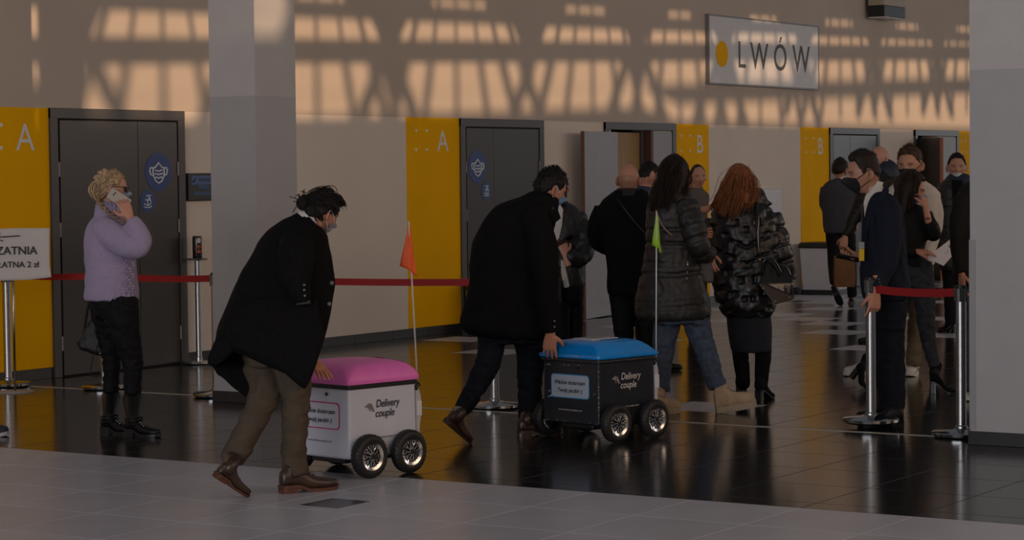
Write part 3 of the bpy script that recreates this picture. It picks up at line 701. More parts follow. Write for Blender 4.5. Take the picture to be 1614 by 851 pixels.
    b = MB(); b.box((L2+.004, -W2-.004, .30), (L2+.036, -W2+.012, .385), bev=.004); b.build('rear_latch', mat('white_latch', (.66, .66, .68), .4), bx_)
    b = MB(); b.tube([(L2+.012, -W2+.02, .42), (L2+.012, -W2+.02, .465), (L2+.02, -W2+.0, .48)], .012, 8); b.build('pole_socket', M_BLACK, r, smooth=True)
    PX, PY = L2+.022, -W2+.012
    topz = 1.385 if flag_kind == 'orange' else 1.40
    lean = (-.045, .012) if flag_kind == 'orange' else (.012, -.004)
    tp = np.array([PX+lean[0], PY+lean[1], topz]); bt = np.array([PX, PY, .40])
    b = MB(); b.tube([bt, bt+(tp-bt)*.5, tp], .0045, 8); po = b.build('flag_pole', mat('white_fibreglass', (.62, .62, .64), .35, var=.02), r, smooth=True)
    if flag_kind == 'orange':
        pts = [(-.0, 0), (-.045, -.235), (.045, -.285), (.012, -.04)]
        fm = mat('orange_flag_cloth', S(236, 96, 40), .6, var=.08, vscale=15)
    else:
        fm = mat('green_flag_cloth', S(140, 190, 10), .6, var=.08, vscale=15)
    v = []; f = []; nu, nv = 7, 12
    for j in range(nv+1):
        t = j/nv
        for i in range(nu+1):
            u = i/nu
            if flag_kind == 'orange': x0, x1, z0_, z1_ = -.046*t, .008+.042*t, -.235*t, -.02-.275*t
            else: x0, x1, z0_, z1_ = -.004-.018*t, .012+.024*t, -.20*t, -.035-.215*t
            x = x0+(x1-x0)*u; z = z0_+(z1_-z0_)*u*(.6+.4*t)
            v.append((tp[0]+x*c*0+x*.80, tp[1]+x*-.55+.014*math.sin(u*7+t*2)*t, tp[2]-.012+z))
    for j in range(nv):
        for i in range(nu): a = j*(nu+1)+i; f.append((a, a+1, a+nu+2, a+nu+1))
    b = MB(); b.add(v, f); fo = b.build('flag', fm, po, smooth=True); md = fo.modifiers.new('thickness', 'SOLIDIFY'); md.thickness = .0015
    # undercarriage and wheels
    b = MB()
    for x in axles: b.tube([(x, -W2-.05, .12), (x, W2+.05, .12)], .014, 10)
    b.box((-.2, -.14, .07), (.24, .14, .115), bev=.01); b.build('undercarriage', M_BLACK, r, smooth=False)
    for x in axles:
        for sg in (-1, 1):
            wheel(r, x, sg*(W2+.050), sg)
    return r
M_TYRE = mat('black_tyre_rubber', (.012, .012, .013), .55, var=.15, vscale=30, bump=.1, bscale=90)
M_RIM = mat('polished_rim', (.72, .72, .73), .18, 1.0, var=.05)
def wheel(r, x, y, sg):
    Rw, w = .120, .033
    C = (x, y, Rw)
    def L(prof, n=40): q = MB(); q.lathe(prof, c=C, n=n, axis='y'); return q
    b = L([(.072, -w*.8), (.085, -w), (.105, -w*.95), (.117, -w*.6), (.1195, -.3*w), (.120, 0), (.1195, .3*w), (.117, w*.6), (.105, w*.95), (.085, w), (.072, w*.8), (.072, -w*.8)], 48)
    for i in range(30):
        a = 2*math.pi*i/30
        for s_ in (-1, 1):
            p = [(x+rr*math.cos(a+da), y+yy*s_, Rw+rr*math.sin(a+da)) for rr, yy, da in ((.1195, .004, 0), (.1188, .016, .06), (.112, .030, .10))]
            b.tube(p, .0018, 4)
    t = b.build('tyre', M_TYRE, r, smooth=True, sharp=50)
    b = L([(.060, -w*.7), (.074, -w*.86), (.077, -w*.9), (.073, -w*.75), (.066, -w*.5), (.066, w*.5), (.073, w*.75), (.077, w*.9), (.074, w*.86), (.060, w*.7), (.060, -w*.7)], 40); rim = b.build('rim', M_RIM, t, smooth=True, sharp=40)
    b = MB(); yo = y+sg*w*.62
    for i in range(10):
        a = 2*math.pi*i/10
        def pt(rr, da): return (x+rr*math.cos(a+da), yo+sg*(.006-.10*(rr-.02))*1.0, Rw+rr*math.sin(a+da))
        b.tube([pt(.014, 0), pt(.036, .0), pt(.052, .17), pt(.066, .12)], .0034, 5); b.tube([pt(.036, 0), pt(.052, -.17), pt(.066, -.12)], .0034, 5)
    b.build('spokes', M_RIM, t)
    b = MB(); b.lathe([(0, -.012), (.017, -.012), (.019, 0), (.015, .010), (0, .012)], c=(x, yo, Rw), n=20, axis='y'); b.lathe([(0, -w*.3), (.064, -w*.3), (.064, w*.3), (0, w*.3)], c=C, n=30, axis='y'); b.build('hub', M_BLACK, t, smooth=True, sharp=40)
cart('white box-shaped delivery cart with pink padded lid and orange flag', (551, 725), (580, 757), R(-11.0),
     mat('white_gloss_panel', (.60, .63, .72), .28, var=.03), mat('pink_padded_vinyl', S(240, 120, 204), .42, var=.05, vscale=8, bump=.03, bscale=30), mat('black_side_print', (.03, .03, .035), .5), 'soft', 'orange', mat('magenta_print', S(200, 30, 110), .5), (-.155, .140))
cart('dark navy delivery cart with glossy blue lid and green flag', (944, 672), (970, 700), R(-13.0),
     mat('black_gloss_panel', (.016, .019, .026), .30, var=.15, vscale=10), mat('blue_gloss_lid', S(18, 142, 232), .22, var=.08, vscale=9, coat=.3), mat('white_side_print', (.62, .60, .58), .5), 'hard', 'green', mat('cyan_print', S(70, 150, 205), .5), (-.155, .185))
# ------------------------------------------------------------------ people: geometry library
def spline(pts, k=4):
    """Catmull-Rom through rows of pts"""
    P = np.asarray(pts, float)
    if len(P) < 3: return np.array([P[0]+(P[-1]-P[0])*i/k for i in range(k+1)]) if len(P) == 2 else P
    Q = np.vstack([2*P[0]-P[1], P, 2*P[-1]-P[-2]]); out = []
    for i in range(1, len(Q)-2):
        for j in range(k):
            t = j/k; a, b, c, d = Q[i-1], Q[i], Q[i+1], Q[i+2]
            out.append(0.5*((2*b)+(-a+c)*t+(2*a-5*b+4*c-d)*t*t+(-a+3*b-3*c+d)*t**3))
    out.append(P[-1]); return np.array(out)
_scr = bpy.data.objects.new('scratch', bpy.data.meshes.new('scratch')); COL.objects.link(_scr)
_rm = _scr.modifiers.new('r', 'REMESH'); _rm.mode = 'VOXEL'; _rm.use_smooth_shade = True
def remesh(v, f, voxel):
    me = bpy.data.meshes.new('tmp'); me.from_pydata(np.asarray(v).tolist(), [], f); me.update()
    old = _scr.data; _scr.data = me; bpy.data.meshes.remove(old)
    _rm.voxel_size = voxel
    dg = bpy.context.evaluated_depsgraph_get(); ev = _scr.evaluated_get(dg); m2 = ev.to_mesh()
    n = len(m2.vertices); V = np.zeros(n*3); m2.vertices.foreach_get('co', V)
    lp = np.zeros(len(m2.loops), dtype=np.int64); m2.loops.foreach_get('vertex_index', lp)
    ls = np.zeros(len(m2.polygons), dtype=np.int64); m2.polygons.foreach_get('loop_start', ls)
    lt = np.zeros(len(m2.polygons), dtype=np.int64); m2.polygons.foreach_get('loop_total', lt)
    F = [tuple(lp[a:a+c].tolist()) for a, c in zip(ls, lt)]
    ev.to_mesh_clear()
    return V.reshape(-1, 3), F
def quads(F): return np.array([q if len(q) == 4 else (*q, q[-1]) for q in F], dtype=np.int64)
def smooth_v(V, F, it=2, lam=0.5):
    if it <= 0: return V
    q = quads(F); e = np.concatenate([q[:, [0, 1]], q[:, [1, 2]], q[:, [2, 3]], q[:, [3, 0]]]); e = np.concatenate([e, e[:, ::-1]])
    cnt = np.bincount(e[:, 0], minlength=len(V)).astype(float)[:, None]+1e-9
    for _ in range(it):
        acc = np.stack([np.bincount(e[:, 0], weights=V[e[:, 1], i], minlength=len(V)) for i in range(3)], 1)/cnt
        V = V+lam*(acc-V)
    return V
def normals(V, F):
    q = quads(F); n = np.cross(V[q[:, 2]]-V[q[:, 0]], V[q[:, 3]]-V[q[:, 1]])
    N = np.zeros_like(V)
    for k in range(4):
        for i in range(3): N[:, i] += np.bincount(q[:, k], weights=n[:, i], minlength=len(V))
    return N/(np.linalg.norm(N, axis=1, keepdims=True)+1e-12)
def _hash(i, j, k, seed):
    h = (i*374761393+j*668265263+k*2147483647+seed*974634777) & 0xffffffff
    h = ((h ^ (h >> 13))*1274126177) & 0xffffffff
    return ((h ^ (h >> 16)) & 0xffff)/65535.0
_NR = np.array(Matrix.Rotation(.7, 3, (1, .4, .2)) @ Matrix.Rotation(1.1, 3, (.2, 1, .5)))
def vnoise(P, seed=0):
    P = np.asarray(P) @ _NR+1000.0; I = np.floor(P).astype(np.int64); f = P-I; u = f*f*(3-2*f); out = 0
    for a in (0, 1):
        for b in (0, 1):
            for c in (0, 1):
                w = (u[:, 0] if a else 1-u[:, 0])*(u[:, 1] if b else 1-u[:, 1])*(u[:, 2] if c else 1-u[:, 2])
                out = out+w*_hash(I[:, 0]+a, I[:, 1]+b, I[:, 2]+c, seed)
    return out*2-1
def path_param(V, paths):
    """nearest-path arc length and lateral offset; paths = [(pts, radii)]"""
    best = np.full(len(V), 1e9); U = np.zeros(len(V)); LAT = np.zeros(len(V)); ID = np.zeros(len(V), int)
    for pid, (P, rad) in enumerate(paths):
        s = 0.0
        for i in range(len(P)-1):
            a, b = P[i], P[i+1]; d = b-a; L = np.linalg.norm(d)+1e-9
            t = ((V-a) @ d)/L**2; tc = np.clip(t, 0 if i > 0 else -2, 1 if i < len(P)-2 else 3); c = a+np.outer(np.clip(t, 0, 1), d)
            dist = np.linalg.norm(V-c, axis=1)/max(rad[i], .02)
            m = dist < best; best[m] = dist[m]; U[m] = (s+tc*L)[m]; ID[m] = pid
            LAT[m] = ((V-c) @ HR)[m]
            s += L
    return U, LAT, ID
def garment_disp(V, F, folds=None, quilt=None, paths=None, seed=0):
    N = normals(V, F); d = np.zeros(len(V))
    if folds:
        amp, fr, aniso = folds
        q = V*np.array([fr, fr, fr*aniso])
        w = np.stack([vnoise(q*.5, seed+5), vnoise(q*.5+7, seed+6), vnoise(q*.5+3, seed+9)], 1)
        n1 = vnoise(q+w*1.2, seed); n2 = vnoise(q*2.3+w, seed+1)
        d += amp*((1-np.abs(n1)*2)*.8+n2*.4)
    if quilt:
        sp, amp, chev = quilt[:3]; wob = quilt[3] if len(quilt) > 3 else .25
        U, LAT, ID = path_param(V, paths)
        u = U+chev*np.abs(LAT)*(ID == 0)
        ph = u/sp+wob*vnoise(V*6, seed+2)*.5
        g = np.abs(ph-np.floor(ph)-.5)*2
        d += amp*(1-g**4)*(.8+.3*vnoise(V*25, seed+3))-amp*.5*smst((g-.72)/.28)
        d += amp*(quilt[4] if len(quilt) > 4 else .25)*vnoise(V*np.array([45, 45, 22]), seed+4)
    return V+N*d[:, None]
def obj_from(name, V, F, m, parent, loc, col=None, smooth=True):
    me = bpy.data.meshes.new(name); V = V-np.asarray(loc); 
    me.from_pydata(V.tolist(), [], F); me.update()
    if col is not None:
        a = me.attributes.new('col', 'FLOAT_COLOR', 'POINT'); c = np.ones((len(V), 4)); c[:, :3] = col; a.data.foreach_set('color', c.ravel())
    if m is not None: me.materials.append(m)
    if smooth: me.shade_smooth()
    o = bpy.data.objects.new(name, me); COL.objects.link(o)
    if parent is not None: o.parent = parent
    return o

# head: direction -> surface point (x right, y forward, z up; unit = head height / 0.23 m)
def head_r(D):
    x, y, z = D[..., 0], D[..., 1], D[..., 2]
    sx, sy, sz = 0.076, 0.096, 0.116
    X, Y, Z = x*sx, y*sy, z*sz
    low = np.clip(-z-.05, 0, 1)
    X = X*(1-.30*low*np.clip(y+.6, 0, 1.3)-.10*low)
    Y = np.where(y < 0, Y*(1-.45*np.clip(-z-.1, 0, 1)), Y*(1-.06*np.clip(-z, 0, 1)))
    Y = np.where(y > 0, np.minimum(Y, .088+.010*(z < .2)), Y)
    Z = np.where(z > 0, Z*(1-.02*(y > 0)), Z*(1-.05*(y < 0)))
    X = X*(1+.05*np.exp(-((z-.35)/.3)**2)*np.exp(-((y+.35)/.4)**2))
    f = np.clip((y-.1)/.4, 0, 1)
    def gb(cx, cz, sxg, szg): return np.exp(-((X-cx)/sxg)**2-((Z-cz)/szg)**2)*f
    nose = gb(0, -.030, .0125, .017)*.023+gb(0, -.012, .009, .020)*.012
    Y = Y+nose
    Y = Y+gb(0, .020, .050, .010)*.006
    for s in (-1, 1):
        Y = Y-gb(s*.031, .002, .017, .012)*.010+gb(s*.031, .000, .010, .008)*.005
        Y = Y+gb(s*.045, -.028, .018, .016)*.006
    Y = Y+gb(0, -.0605, .021, .006)*.006+gb(0, -.072, .018, .006)*.006-gb(0, -.0665, .022, .0025)*.004
    Y = Y+gb(0, -.098, .018, .012)*.011-gb(0, -.084, .02, .006)*.004
    return np.stack([X, Y, Z], -1)
def sph(nu, nv):
    v = []; f = []
    for i in range(nv+1):
        t = math.pi*(i+.01)/(nv+.02)
        for j in range(nu):
            p = 2*math.pi*j/nu; v.append((math.sin(t)*math.sin(p), math.sin(t)*math.cos(p), math.cos(t)))
    for i in range(nv):
        for j in range(nu): a = i*nu+j; b = i*nu+(j+1) % nu; f.append((a, a+nu, b+nu, b))
    f.append(tuple(range(nu))); f.append(tuple(nv*nu+nu-1-j for j in range(nu)))
    return np.array(v), f
def smst(x): x = np.clip(x, 0, 1); return x*x*(3-2*x)
M_SKIN = mat('skin', (.5, .35, .28), .5, attr=True, var=.04, vscale=40, bump=.03, bscale=200)
SK_FAIR, SK_MID, SK_TAN = (.52, .275, .185), (.47, .235, .15), (.28, .14, .09)
def hairmat(name, c, rough=.55, st=(60, 60, 6)): return mat(name, c, rough, var=.45, vscale=1.2, stretch=st, bump=.45, bscale=1.5, spec=.22)
H_BLK = hairmat('black_hair', (.010, .008, .007)); H_DBR = hairmat('dark_brown_hair', (.022, .014, .010)); H_BRN = hairmat('brown_hair', (.06, .032, .017))
H_BLD = hairmat('blond_hair', (.42, .29, .17)); H_AUB = hairmat('auburn_hair', (.26, .095, .035)); H_GRY = hairmat('grey_hair', (.18, .17, .16))

class Person:
    def __init__(s, label, depth, gx, gy, skin=SK_MID, lowres=False):
        s.D = depth; s.s = FPX/depth; s.label = label; s.skin = np.array(skin)
        P = at(gx, gy, depth); s.loc = np.array([P[0], P[1], 0.0])
        s.inner = MB(); s.hands = MB(); s.extra = []; s.kids = []; s.head_geo = None; s.low = lowres
        s.body = bpy.data.objects.new('person', bpy.data.meshes.new('person')); COL.objects.link(s.body); s.body.location = s.loc
        tag(s.body, label, 'person', group='people in the hall'); s.seed = int(abs(gx)*7+gy) % 997
    def J(s, x, y, dz=0.0): return at(x, y, s.D+dz)
    def m(s, px): return px/s.s
    # --- paths in photograph pixels -> lofted volumes
    def limb(s, pts, n=14, k=4, inner=None):
        """pts rows: x, y, dz(m), radius px [, depth radius px]"""
        A = spline([(p[0], p[1], p[2], p[3], (p[4] if len(p) > 4 else p[3])) for p in pts], k)
        C = np.array([s.J(a[0], a[1], a[2]) for a in A]); rings = []
        def make(sc):
            out = []
            for i in range(len(C)):
                t = C[min(i+1, len(C)-1)]-C[max(i-1, 0)]; t /= np.linalg.norm(t)+1e-9
                a = np.cross(t, HD); 
                if np.linalg.norm(a) < .25: a = np.cross(t, UZ)
                a /= np.linalg.norm(a); b = np.cross(a, t)
                ra, rb = s.m(A[i, 3])*sc, s.m(A[i, 4])*sc
                out.append([C[i]+a*ra*math.cos(2*math.pi*j/n)+b*rb*math.sin(2*math.pi*j/n) for j in range(n)])
            return out
        if inner: s.inner.loft(make(inner))
        return make(1.0), (C, [s.m(a) for a in A[:, 3]])
    def torso(s, rows, n=28, k=4, p=2.4, inner=.82):
        """rows: y, x left, x right, half depth m, dz"""
        A = spline(rows, k); rings = []; C = []
        def ring(a, sc):
            y, xl, xr, hd, dz = a; c = s.J((xl+xr)/2, y, dz); w = s.m((xr-xl)/2)
            return [c+HR*w*sc*np.sign(math.cos(t))*abs(math.cos(t))**(2/p)+HD*hd*sc*np.sign(math.sin(t))*abs(math.sin(t))**(2/p) for t in (2*math.pi*j/n for j in range(n))]
        if inner: s.inner.loft([ring(a, inner) for a in A[1:]])
        return [ring(a, 1.0) for a in A], (np.array([s.J((a[1]+a[2])/2, a[0], a[4]) for a in A]), [s.m((a[2]-a[1])/2) for a in A])
    def garment(s, name, m, vols, voxel=.0095, folds=(.004, 14, .5), quilt=None, smooth=2, label=None, post=1, cut=None):
        b = MB(); paths = []
        for rings, path in vols: b.loft(rings); paths.append(path)
        V, F = remesh(b.verts(), b.f, voxel*(1.3 if s.low else 1))
        V = smooth_v(V, F, smooth); V = garment_disp(V, F, folds, quilt, paths, s.seed); V = smooth_v(V, F, post, .4)
        o = obj_from(name, V, F, m, s.body, s.loc)
        if label: o['label'] = label
        return o
    def part(s, b, name, m, parent=None, smooth=True, label=None, sharp=None):
        o = obj_from(name, b.verts(), b.f, m, parent or s.body, s.loc, smooth=smooth)
        if sharp: o.data.set_sharp_from_angle(angle=R(sharp))
        if label: o['label'] = label
        return o
    # --- head
    def head(s, x, y, h_px, yaw, pitch=0, roll=0, dz=0.0, brow=None, ears=True, wide=1.0, beard=None, lips=(.34, .13, .11)):
        """centre px, head height px; yaw 0 away, 90 right, 180 towards the camera; pitch>0 looks down"""
        k = s.m(h_px)/.232; s.hk = k; s.hc = s.J(x, y, dz)
        a = R(yaw); f = HD*math.cos(a)+HR*math.sin(a); r = np.cross(f, UZ)
        f2 = f*math.cos(R(pitch))-UZ*math.sin(R(pitch)); u2 = np.cross(r, f2)
        r3 = r*math.cos(R(roll))-u2*math.sin(R(roll)); u3 = np.cross(r3, f2)
        s.hM = np.stack([r3*wide, f2, u3], 1)*k
        nu, nv = (56, 42) if s.low else (88, 64)
        D, F = sph(nu, nv); L = head_r(D); col = np.tile(s.skin, (len(L), 1))
        X, Y, Z = L[:, 0], L[:, 1], L[:, 2]; fr = Y > .04
        def paint(mask, c, a=1.0): col[:] = col*(1-a*mask[:, None])+np.array(c)*a*mask[:, None]
        if beard: paint(smst((-.035-Z)/.02)*(Y > -.01)*(1-np.exp(-(X/.02)**2-((Z+.066)/.008)**2)), beard, .55)
        paint(np.exp(-(X/.024)**2-((Z+.066)/.0085)**2)*fr, lips, .8)
        bc = brow or (.03, .02, .015)
        for e in (-1, 1):
            paint(np.clip(np.exp(-((X-e*.032)/.017)**4-((Z-.0185-.05*(abs(X)-.032))/.0045)**2)*1.2, 0, 1)*fr, bc, .85)
            paint(np.exp(-((X-e*.031)/.014)**4-((Z-.001)/.0062)**4)*fr, (.05, .035, .03), .75)
            paint(np.exp(-((X-e*.031)/.0105)**4-((Z-.000)/.0036)**4)*fr, (.42, .38, .36), .8)
            paint(np.exp(-((X-e*.031)/.0048)**4-((Z-.000)/.0046)**4)*fr, (.015, .012, .01), .95)
            paint(np.exp(-((X-e*.0085)/.004)**2-((Z+.041)/.003)**2)*fr, (.10, .04, .03), .6)
            paint(np.exp(-((X-e*.045)/.02)**2-((Z+.03)/.018)**2)*fr, s.skin*np.array([1.1, .85, .85]), .5)
        b = MB(); b.add(L, F); cols = [col]
        if ears:
            for e in (-1, 1):
                nb = MB()
                Me = np.array([[.006*1, e*-.006, .0], [0, .017, -.006], [0, .004, .031]]).T
                Me = np.array([[.0075, -.008*e*-1, 0], [0, .018, .006], [0, -.004, .032]])
                nb.ellipsoid((e*.0775, -.012, -.008), np.array([[.010, e*-.013, 0], [0, .018, -.005], [0, .005, .034]]), 16, 10)
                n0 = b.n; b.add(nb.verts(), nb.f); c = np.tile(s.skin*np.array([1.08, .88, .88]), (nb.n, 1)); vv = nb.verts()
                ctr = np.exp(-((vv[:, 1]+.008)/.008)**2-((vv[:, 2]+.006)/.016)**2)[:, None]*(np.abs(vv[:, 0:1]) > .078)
                cols.append(c*(1-.7*ctr))  # shade inside the ear put into the skin colour
        s.head_geo = (b.verts() @ s.hM.T+s.hc, b.f, np.concatenate(cols))
        # neck
        return s
    def hp(s, x, y, z): return s.hM @ np.array([x, y, z])+s.hc
    def neck(s, to, r0=.054, r1=.062, z=-.06, y=-.022):
        """from inside the skull down to the px point to=(x,y,dz)"""
        a = s.hp(0, y, z); b = s.J(*to); b2 = b+(b-a)*.25; n = 18
        for p0, p1, ra, rb in ((a, b, r0*s.hk, r1*s.hk),):
            s.neck_geo = MB(); s.neck_geo.tube([a+(a-b)*.12, a, (a+b)/2, b, b2], [ra*.8, ra, (ra+rb)/2*.97, rb, rb*1.3], n)
        return s
    def hair_shell(s, m, line, thick, name='hair', noise=(.004, 30), tex=None, lift=None, density=(96, 66), spikes=0, spike=(.02, .003), label=None, strandz=.25):
        """line(phi)->z where hair starts (unit direction), thick(phi,z)->metres"""
        nu, nv = density if not s.low else (64, 44)
        D, F = sph(nu, nv); L = head_r(D); phi = np.abs(np.arctan2(D[:, 0], D[:, 1])); z = D[:, 2]
        e = np.array([line(p) for p in phi]); e = e+.07*vnoise(D*np.array([16, 16, 9]), 11)*(e > -.3); mk = smst((z-e)/.10+.2)
        nrm = L/np.linalg.norm(L, axis=1, keepdims=True)
        t = np.array([thick(p, q) for p, q in zip(phi, z)])
        P = L+nrm*(t*mk-.010*(1-mk))[:, None]
        q = np.stack([np.sin(phi)*8, np.cos(phi)*8, z*8*strandz], 1)
        st = .7*vnoise(np.stack([D[:, 0]*noise[1]*.5, D[:, 1]*noise[1]*.3, D[:, 2]*noise[1]*.15], 1), s.seed)+.5*vnoise(D*noise[1]*.6, s.seed+3)
        P = P+nrm*(noise[0]*st*mk)[:, None]
        if lift: P = lift(P, mk)
        b = MB(); b.add(P, F)
        rg = np.random.default_rng(s.seed)
        if spikes:
            cand = np.where((mk > .9))[0]
            for i in rg.choice(cand, min(spikes, len(cand)), replace=False):
                n_ = nrm[i]; side = rg.normal(0, .55, 3); d = n_*.75+side+np.array([0, -.35, .15]); d /= np.linalg.norm(d)
                L_ = spike[0]*rg.uniform(.5, 1.3); b.tube([P[i]-d*.006, P[i]+d*L_*.55+n_*.002, P[i]+d*L_*.9-n_*.003], [spike[1], spike[1]*.8, spike[1]*.15], 5)
        V = b.verts() @ s.hM.T+s.hc
        o = obj_from(name, V, b.f, m, s.body, s.loc)
        if label: o['label'] = label
        return o
    def strands(s, m, specs, name='hair_lock', parent=None, seed=1, n=5):
        """specs: list of (control points world, radius, jitter, count)"""
        rg = np.random.default_rng(s.seed+seed); b = MB()
        for P, rad, jit, cnt in specs:
            P = np.asarray(P, float)
            for i in range(cnt):
                o = rg.normal(0, jit, 3); o2 = rg.normal(0, jit*.5, (len(P), 3)); o2[0] *= .3
                Q = spline(P+o+o2, 4); t = np.linspace(0, 1, len(Q)); b.tube(Q, rad*(.35+.65*np.sin(np.pi*np.clip(t*.9+.08, 0, 1))), n)
        return s.part(b, name, m, parent)
    def mask(s, m, strap_m, z0=-.012, z1=-.108, w=.98, bulge=.012, name='face_mask', peak=0.0, label=None, pleats=0):
        """cloth over nose and chin following the face"""
        nu, nv = 30, 18; V = []; F = []
        for j in range(nv+1):
            t = j/nv; zz = z0+(z1-z0)*t
            for i in range(nu+1):
                u = -1+2*i/nu; wz = w*(1-.35*abs(t-.45)**2*4*.5)
                ph = u*wz; z_ = zz-(0.012*abs(u)*(1-t))+(.018*abs(u)*t)
                cz = np.clip(z_/.116, -.96, .96); ce = math.sqrt(1-cz*cz); D = np.array([ce*math.sin(ph), ce*math.cos(ph), cz])
                L = head_r(D[None])[0]; n_ = np.array([L[0], L[1], L[2]*.3]); n_ /= np.linalg.norm(n_)
                env = max(0, 1-u*u)*math.sin(math.pi*min(1, max(0, .1+.85*t)))
                base_y = max(L[1], .0)
                P = L+n_*(.004+bulge*env)+np.array([0, peak*env*max(0, 1-abs(u)*1.6), 0])
                if pleats: P = P+n_*.0018*math.sin(t*math.pi*2*pleats)*(1-abs(u)**4)
                V.append(P)
        for j in range(nv):
            for i in range(nu): a = j*(nu+1)+i; F.append((a, a+nu+1, a+nu+2, a+1))
        V = np.array(V)
        back = V*np.array([.96, .97, 1]); n = len(V)
        F2 = F+[tuple(q+n for q in reversed(f)) for f in F]
        edge = [i for i in range(nu+1)]+[(j+1)*(nu+1)-1 for j in range(1, nv+1)]+[nv*(nu+1)+i for i in range(nu-1, -1, -1)]+[j*(nu+1) for j in range(nv-1, 0, -1)]
        F2 += [(edge[i], edge[i]+n, edge[(i+1) % len(edge)]+n, edge[(i+1) % len(edge)]) for i in range(len(edge))]
        A = np.concatenate([V, back]) @ s.hM.T+s.hc
        o = obj_from(name, A, F2, m, s.body, s.loc)
        if label: o['label'] = label
        b = MB()
        for e in (0, nu):
            sg = -1 if e == 0 else 1
            top, bot = V[2*(nu+1)+e], V[(nv-4)*(nu+1)+e]
            ear1 = np.array([sg*.088, -.012, .022]); ear2 = np.array([sg*.086, -.022, -.030]); ear0 = np.array([sg*.09, -.026, .0])
            mid = lambda p, q: (p+q)/2+np.array([sg*.006, 0, 0])
            Q = spline([top, mid(top, ear1), ear1, ear0, ear2, mid(bot, ear2), bot], 4) @ s.hM.T+s.hc
            b.tube(Q, .0022*s.hk, 6)
        s.part(b, 'ear_loop', strap_m, o)
        return o
    def hand(s, wrist, tip, normal, thumb=1, curls=(.25, .3, .35, .4), thumb_curl=.3, spread=.10, thumb_out=.8, size=1.0, fore=None, point=None):
        """wrist/tip px triples; normal = palm normal in (right, away, up); thumb side +-1"""
        W, T = s.J(*wrist), s.J(*tip); y = T-W; y /= np.linalg.norm(y)
        n = HR*normal[0]+HD*normal[1]+UZ*normal[2]; n = n-y*(n @ y); n /= np.linalg.norm(n); x = np.cross(y, n)*thumb
        k = size
        def Q(a, b_, c): return W+(x*a+y*b_+n*c)*k
        hb = MB()
        rings = []
        for yy, w, t, off in ((-.10, .026, .022, 0), (-.04, .026, .021, 0), (0, .028, .019, 0), (.025, .036, .018, .001), (.06, .041, .0155, .0), (.088, .041, .012, -.001), (.098, .036, .008, -.001)):
            rings.append([Q(off+w*np.sign(math.cos(a))*abs(math.cos(a))**.8, yy, t*np.sign(math.sin(a))*abs(math.sin(a))**.8) for a in (2*math.pi*i/16 for i in range(16))])
        hb.loft(rings)
        fx = (.0305, .0103, -.0102, -.0300); fl_ = (.074, .083, .076, .060); fr_ = (.0086, .0088, .0083, .0074)
        for i in range(4):
            c = curls[i]; sp = spread*(1.5-i)*.6; p = np.array([fx[i], .086, 0.0]); a = 0.0; pts = [p-np.array([0, .02, 0])]; pts.append(p.copy())
            for seg_, ca in ((.44, .9), (.32, 1.15), (.24, .8)):
                a += c*ca; d = np.array([math.sin(sp)*math.cos(a), math.cos(a)*math.cos(sp), math.sin(a)]); p = p+d*fl_[i]*seg_; pts.append(p.copy())
            P = [Q(*q) for q in pts]; hb.tube(spline(P, 3), np.interp(np.linspace(0, 1, 3*(len(P)-1)+1), [0, .2, .6, .92, 1], np.array([1.1, 1.08, .98, .85, .5])*fr_[i]*k), 10)
        p = np.array([.026, .018, .004]); d0 = np.array([thumb_out, .75, .28]); d0 /= np.linalg.norm(d0); d1 = np.array([thumb_out*.55, .95, .25+thumb_curl]); d1 /= np.linalg.norm(d1); d2 = np.array([thumb_out*.2-.2*thumb_curl, .9, .25+thumb_curl*1.6]); d2 /= np.linalg.norm(d2)
        pts = [p-d0*.01, p, p+d0*.038, p+d0*.038+d1*.032, p+d0*.038+d1*.032+d2*.026]
        P = [Q(*q) for q in pts]; hb.tube(spline(P, 3), np.interp(np.linspace(0, 1, 13), [0, .3, .7, .93, 1], np.array([.014, .0145, .0105, .0088, .005])*k), 10)
        V, F = remesh(hb.verts(), hb.f, .0034*(1.25 if s.low else 1)); V = smooth_v(V, F, 1, .4)
        s.hands.add(V, F)
        s.last_hand = (W, x, y, n, k)
        return s
    def finish(s, voxel=.016):
        """joins skin: head, neck, limbs and hands into the one body mesh"""
        b = MB(); cols = []
        if s.head_geo: b.add(s.head_geo[0], s.head_geo[1]); cols.append(s.head_geo[2])
        if getattr(s, 'neck_geo', None): b.add(s.neck_geo.verts(), s.neck_geo.f); cols.append(np.tile(s.skin*.95, (s.neck_geo.n, 1)))
        if s.inner.n:
            V, F = remesh(s.inner.verts(), s.inner.f, voxel); b.add(V, F); cols.append(np.tile(s.skin, (len(V), 1)))
        if s.hands.n: b.add(s.hands.verts(), s.hands.f); cols.append(np.tile(s.skin*np.array([1.05, .95, .93]), (s.hands.n, 1)))
        me = s.body.data; V = b.verts()-s.loc; me.from_pydata(V.tolist(), [], b.f); me.update()
        a = me.attributes.new('col', 'FLOAT_COLOR', 'POINT'); c = np.ones((len(V), 4)); c[:, :3] = np.concatenate(cols); a.data.foreach_set('color', c.ravel())
        me.materials.append(M_SKIN); me.shade_smooth()
        return s.body
    # --- shoes
    def shoe(s, heel, toe, kind='dress', up=None, ankle=None, m=None, sole_m=None, lift=0.0):
        """heel/toe: px triples of the sole; up: direction hint in (right, away, up)"""
        A = s.J(*heel) if len(heel) == 3 else np.asarray(heel); B = s.J(*toe)
        if len(heel) == 3 and heel[2] is None: pass
        x = B-A; Ls = np.linalg.norm(x); x /= Ls
        u = UZ if up is None else HR*up[0]+HD*up[1]+UZ*up[2]
        u = u-x*(u @ x); u /= np.linalg.norm(u); y = np.cross(u, x)
        k = Ls/.29
        def Q(a, b_, c): return A+x*a*Ls+y*b_*k+u*c*k
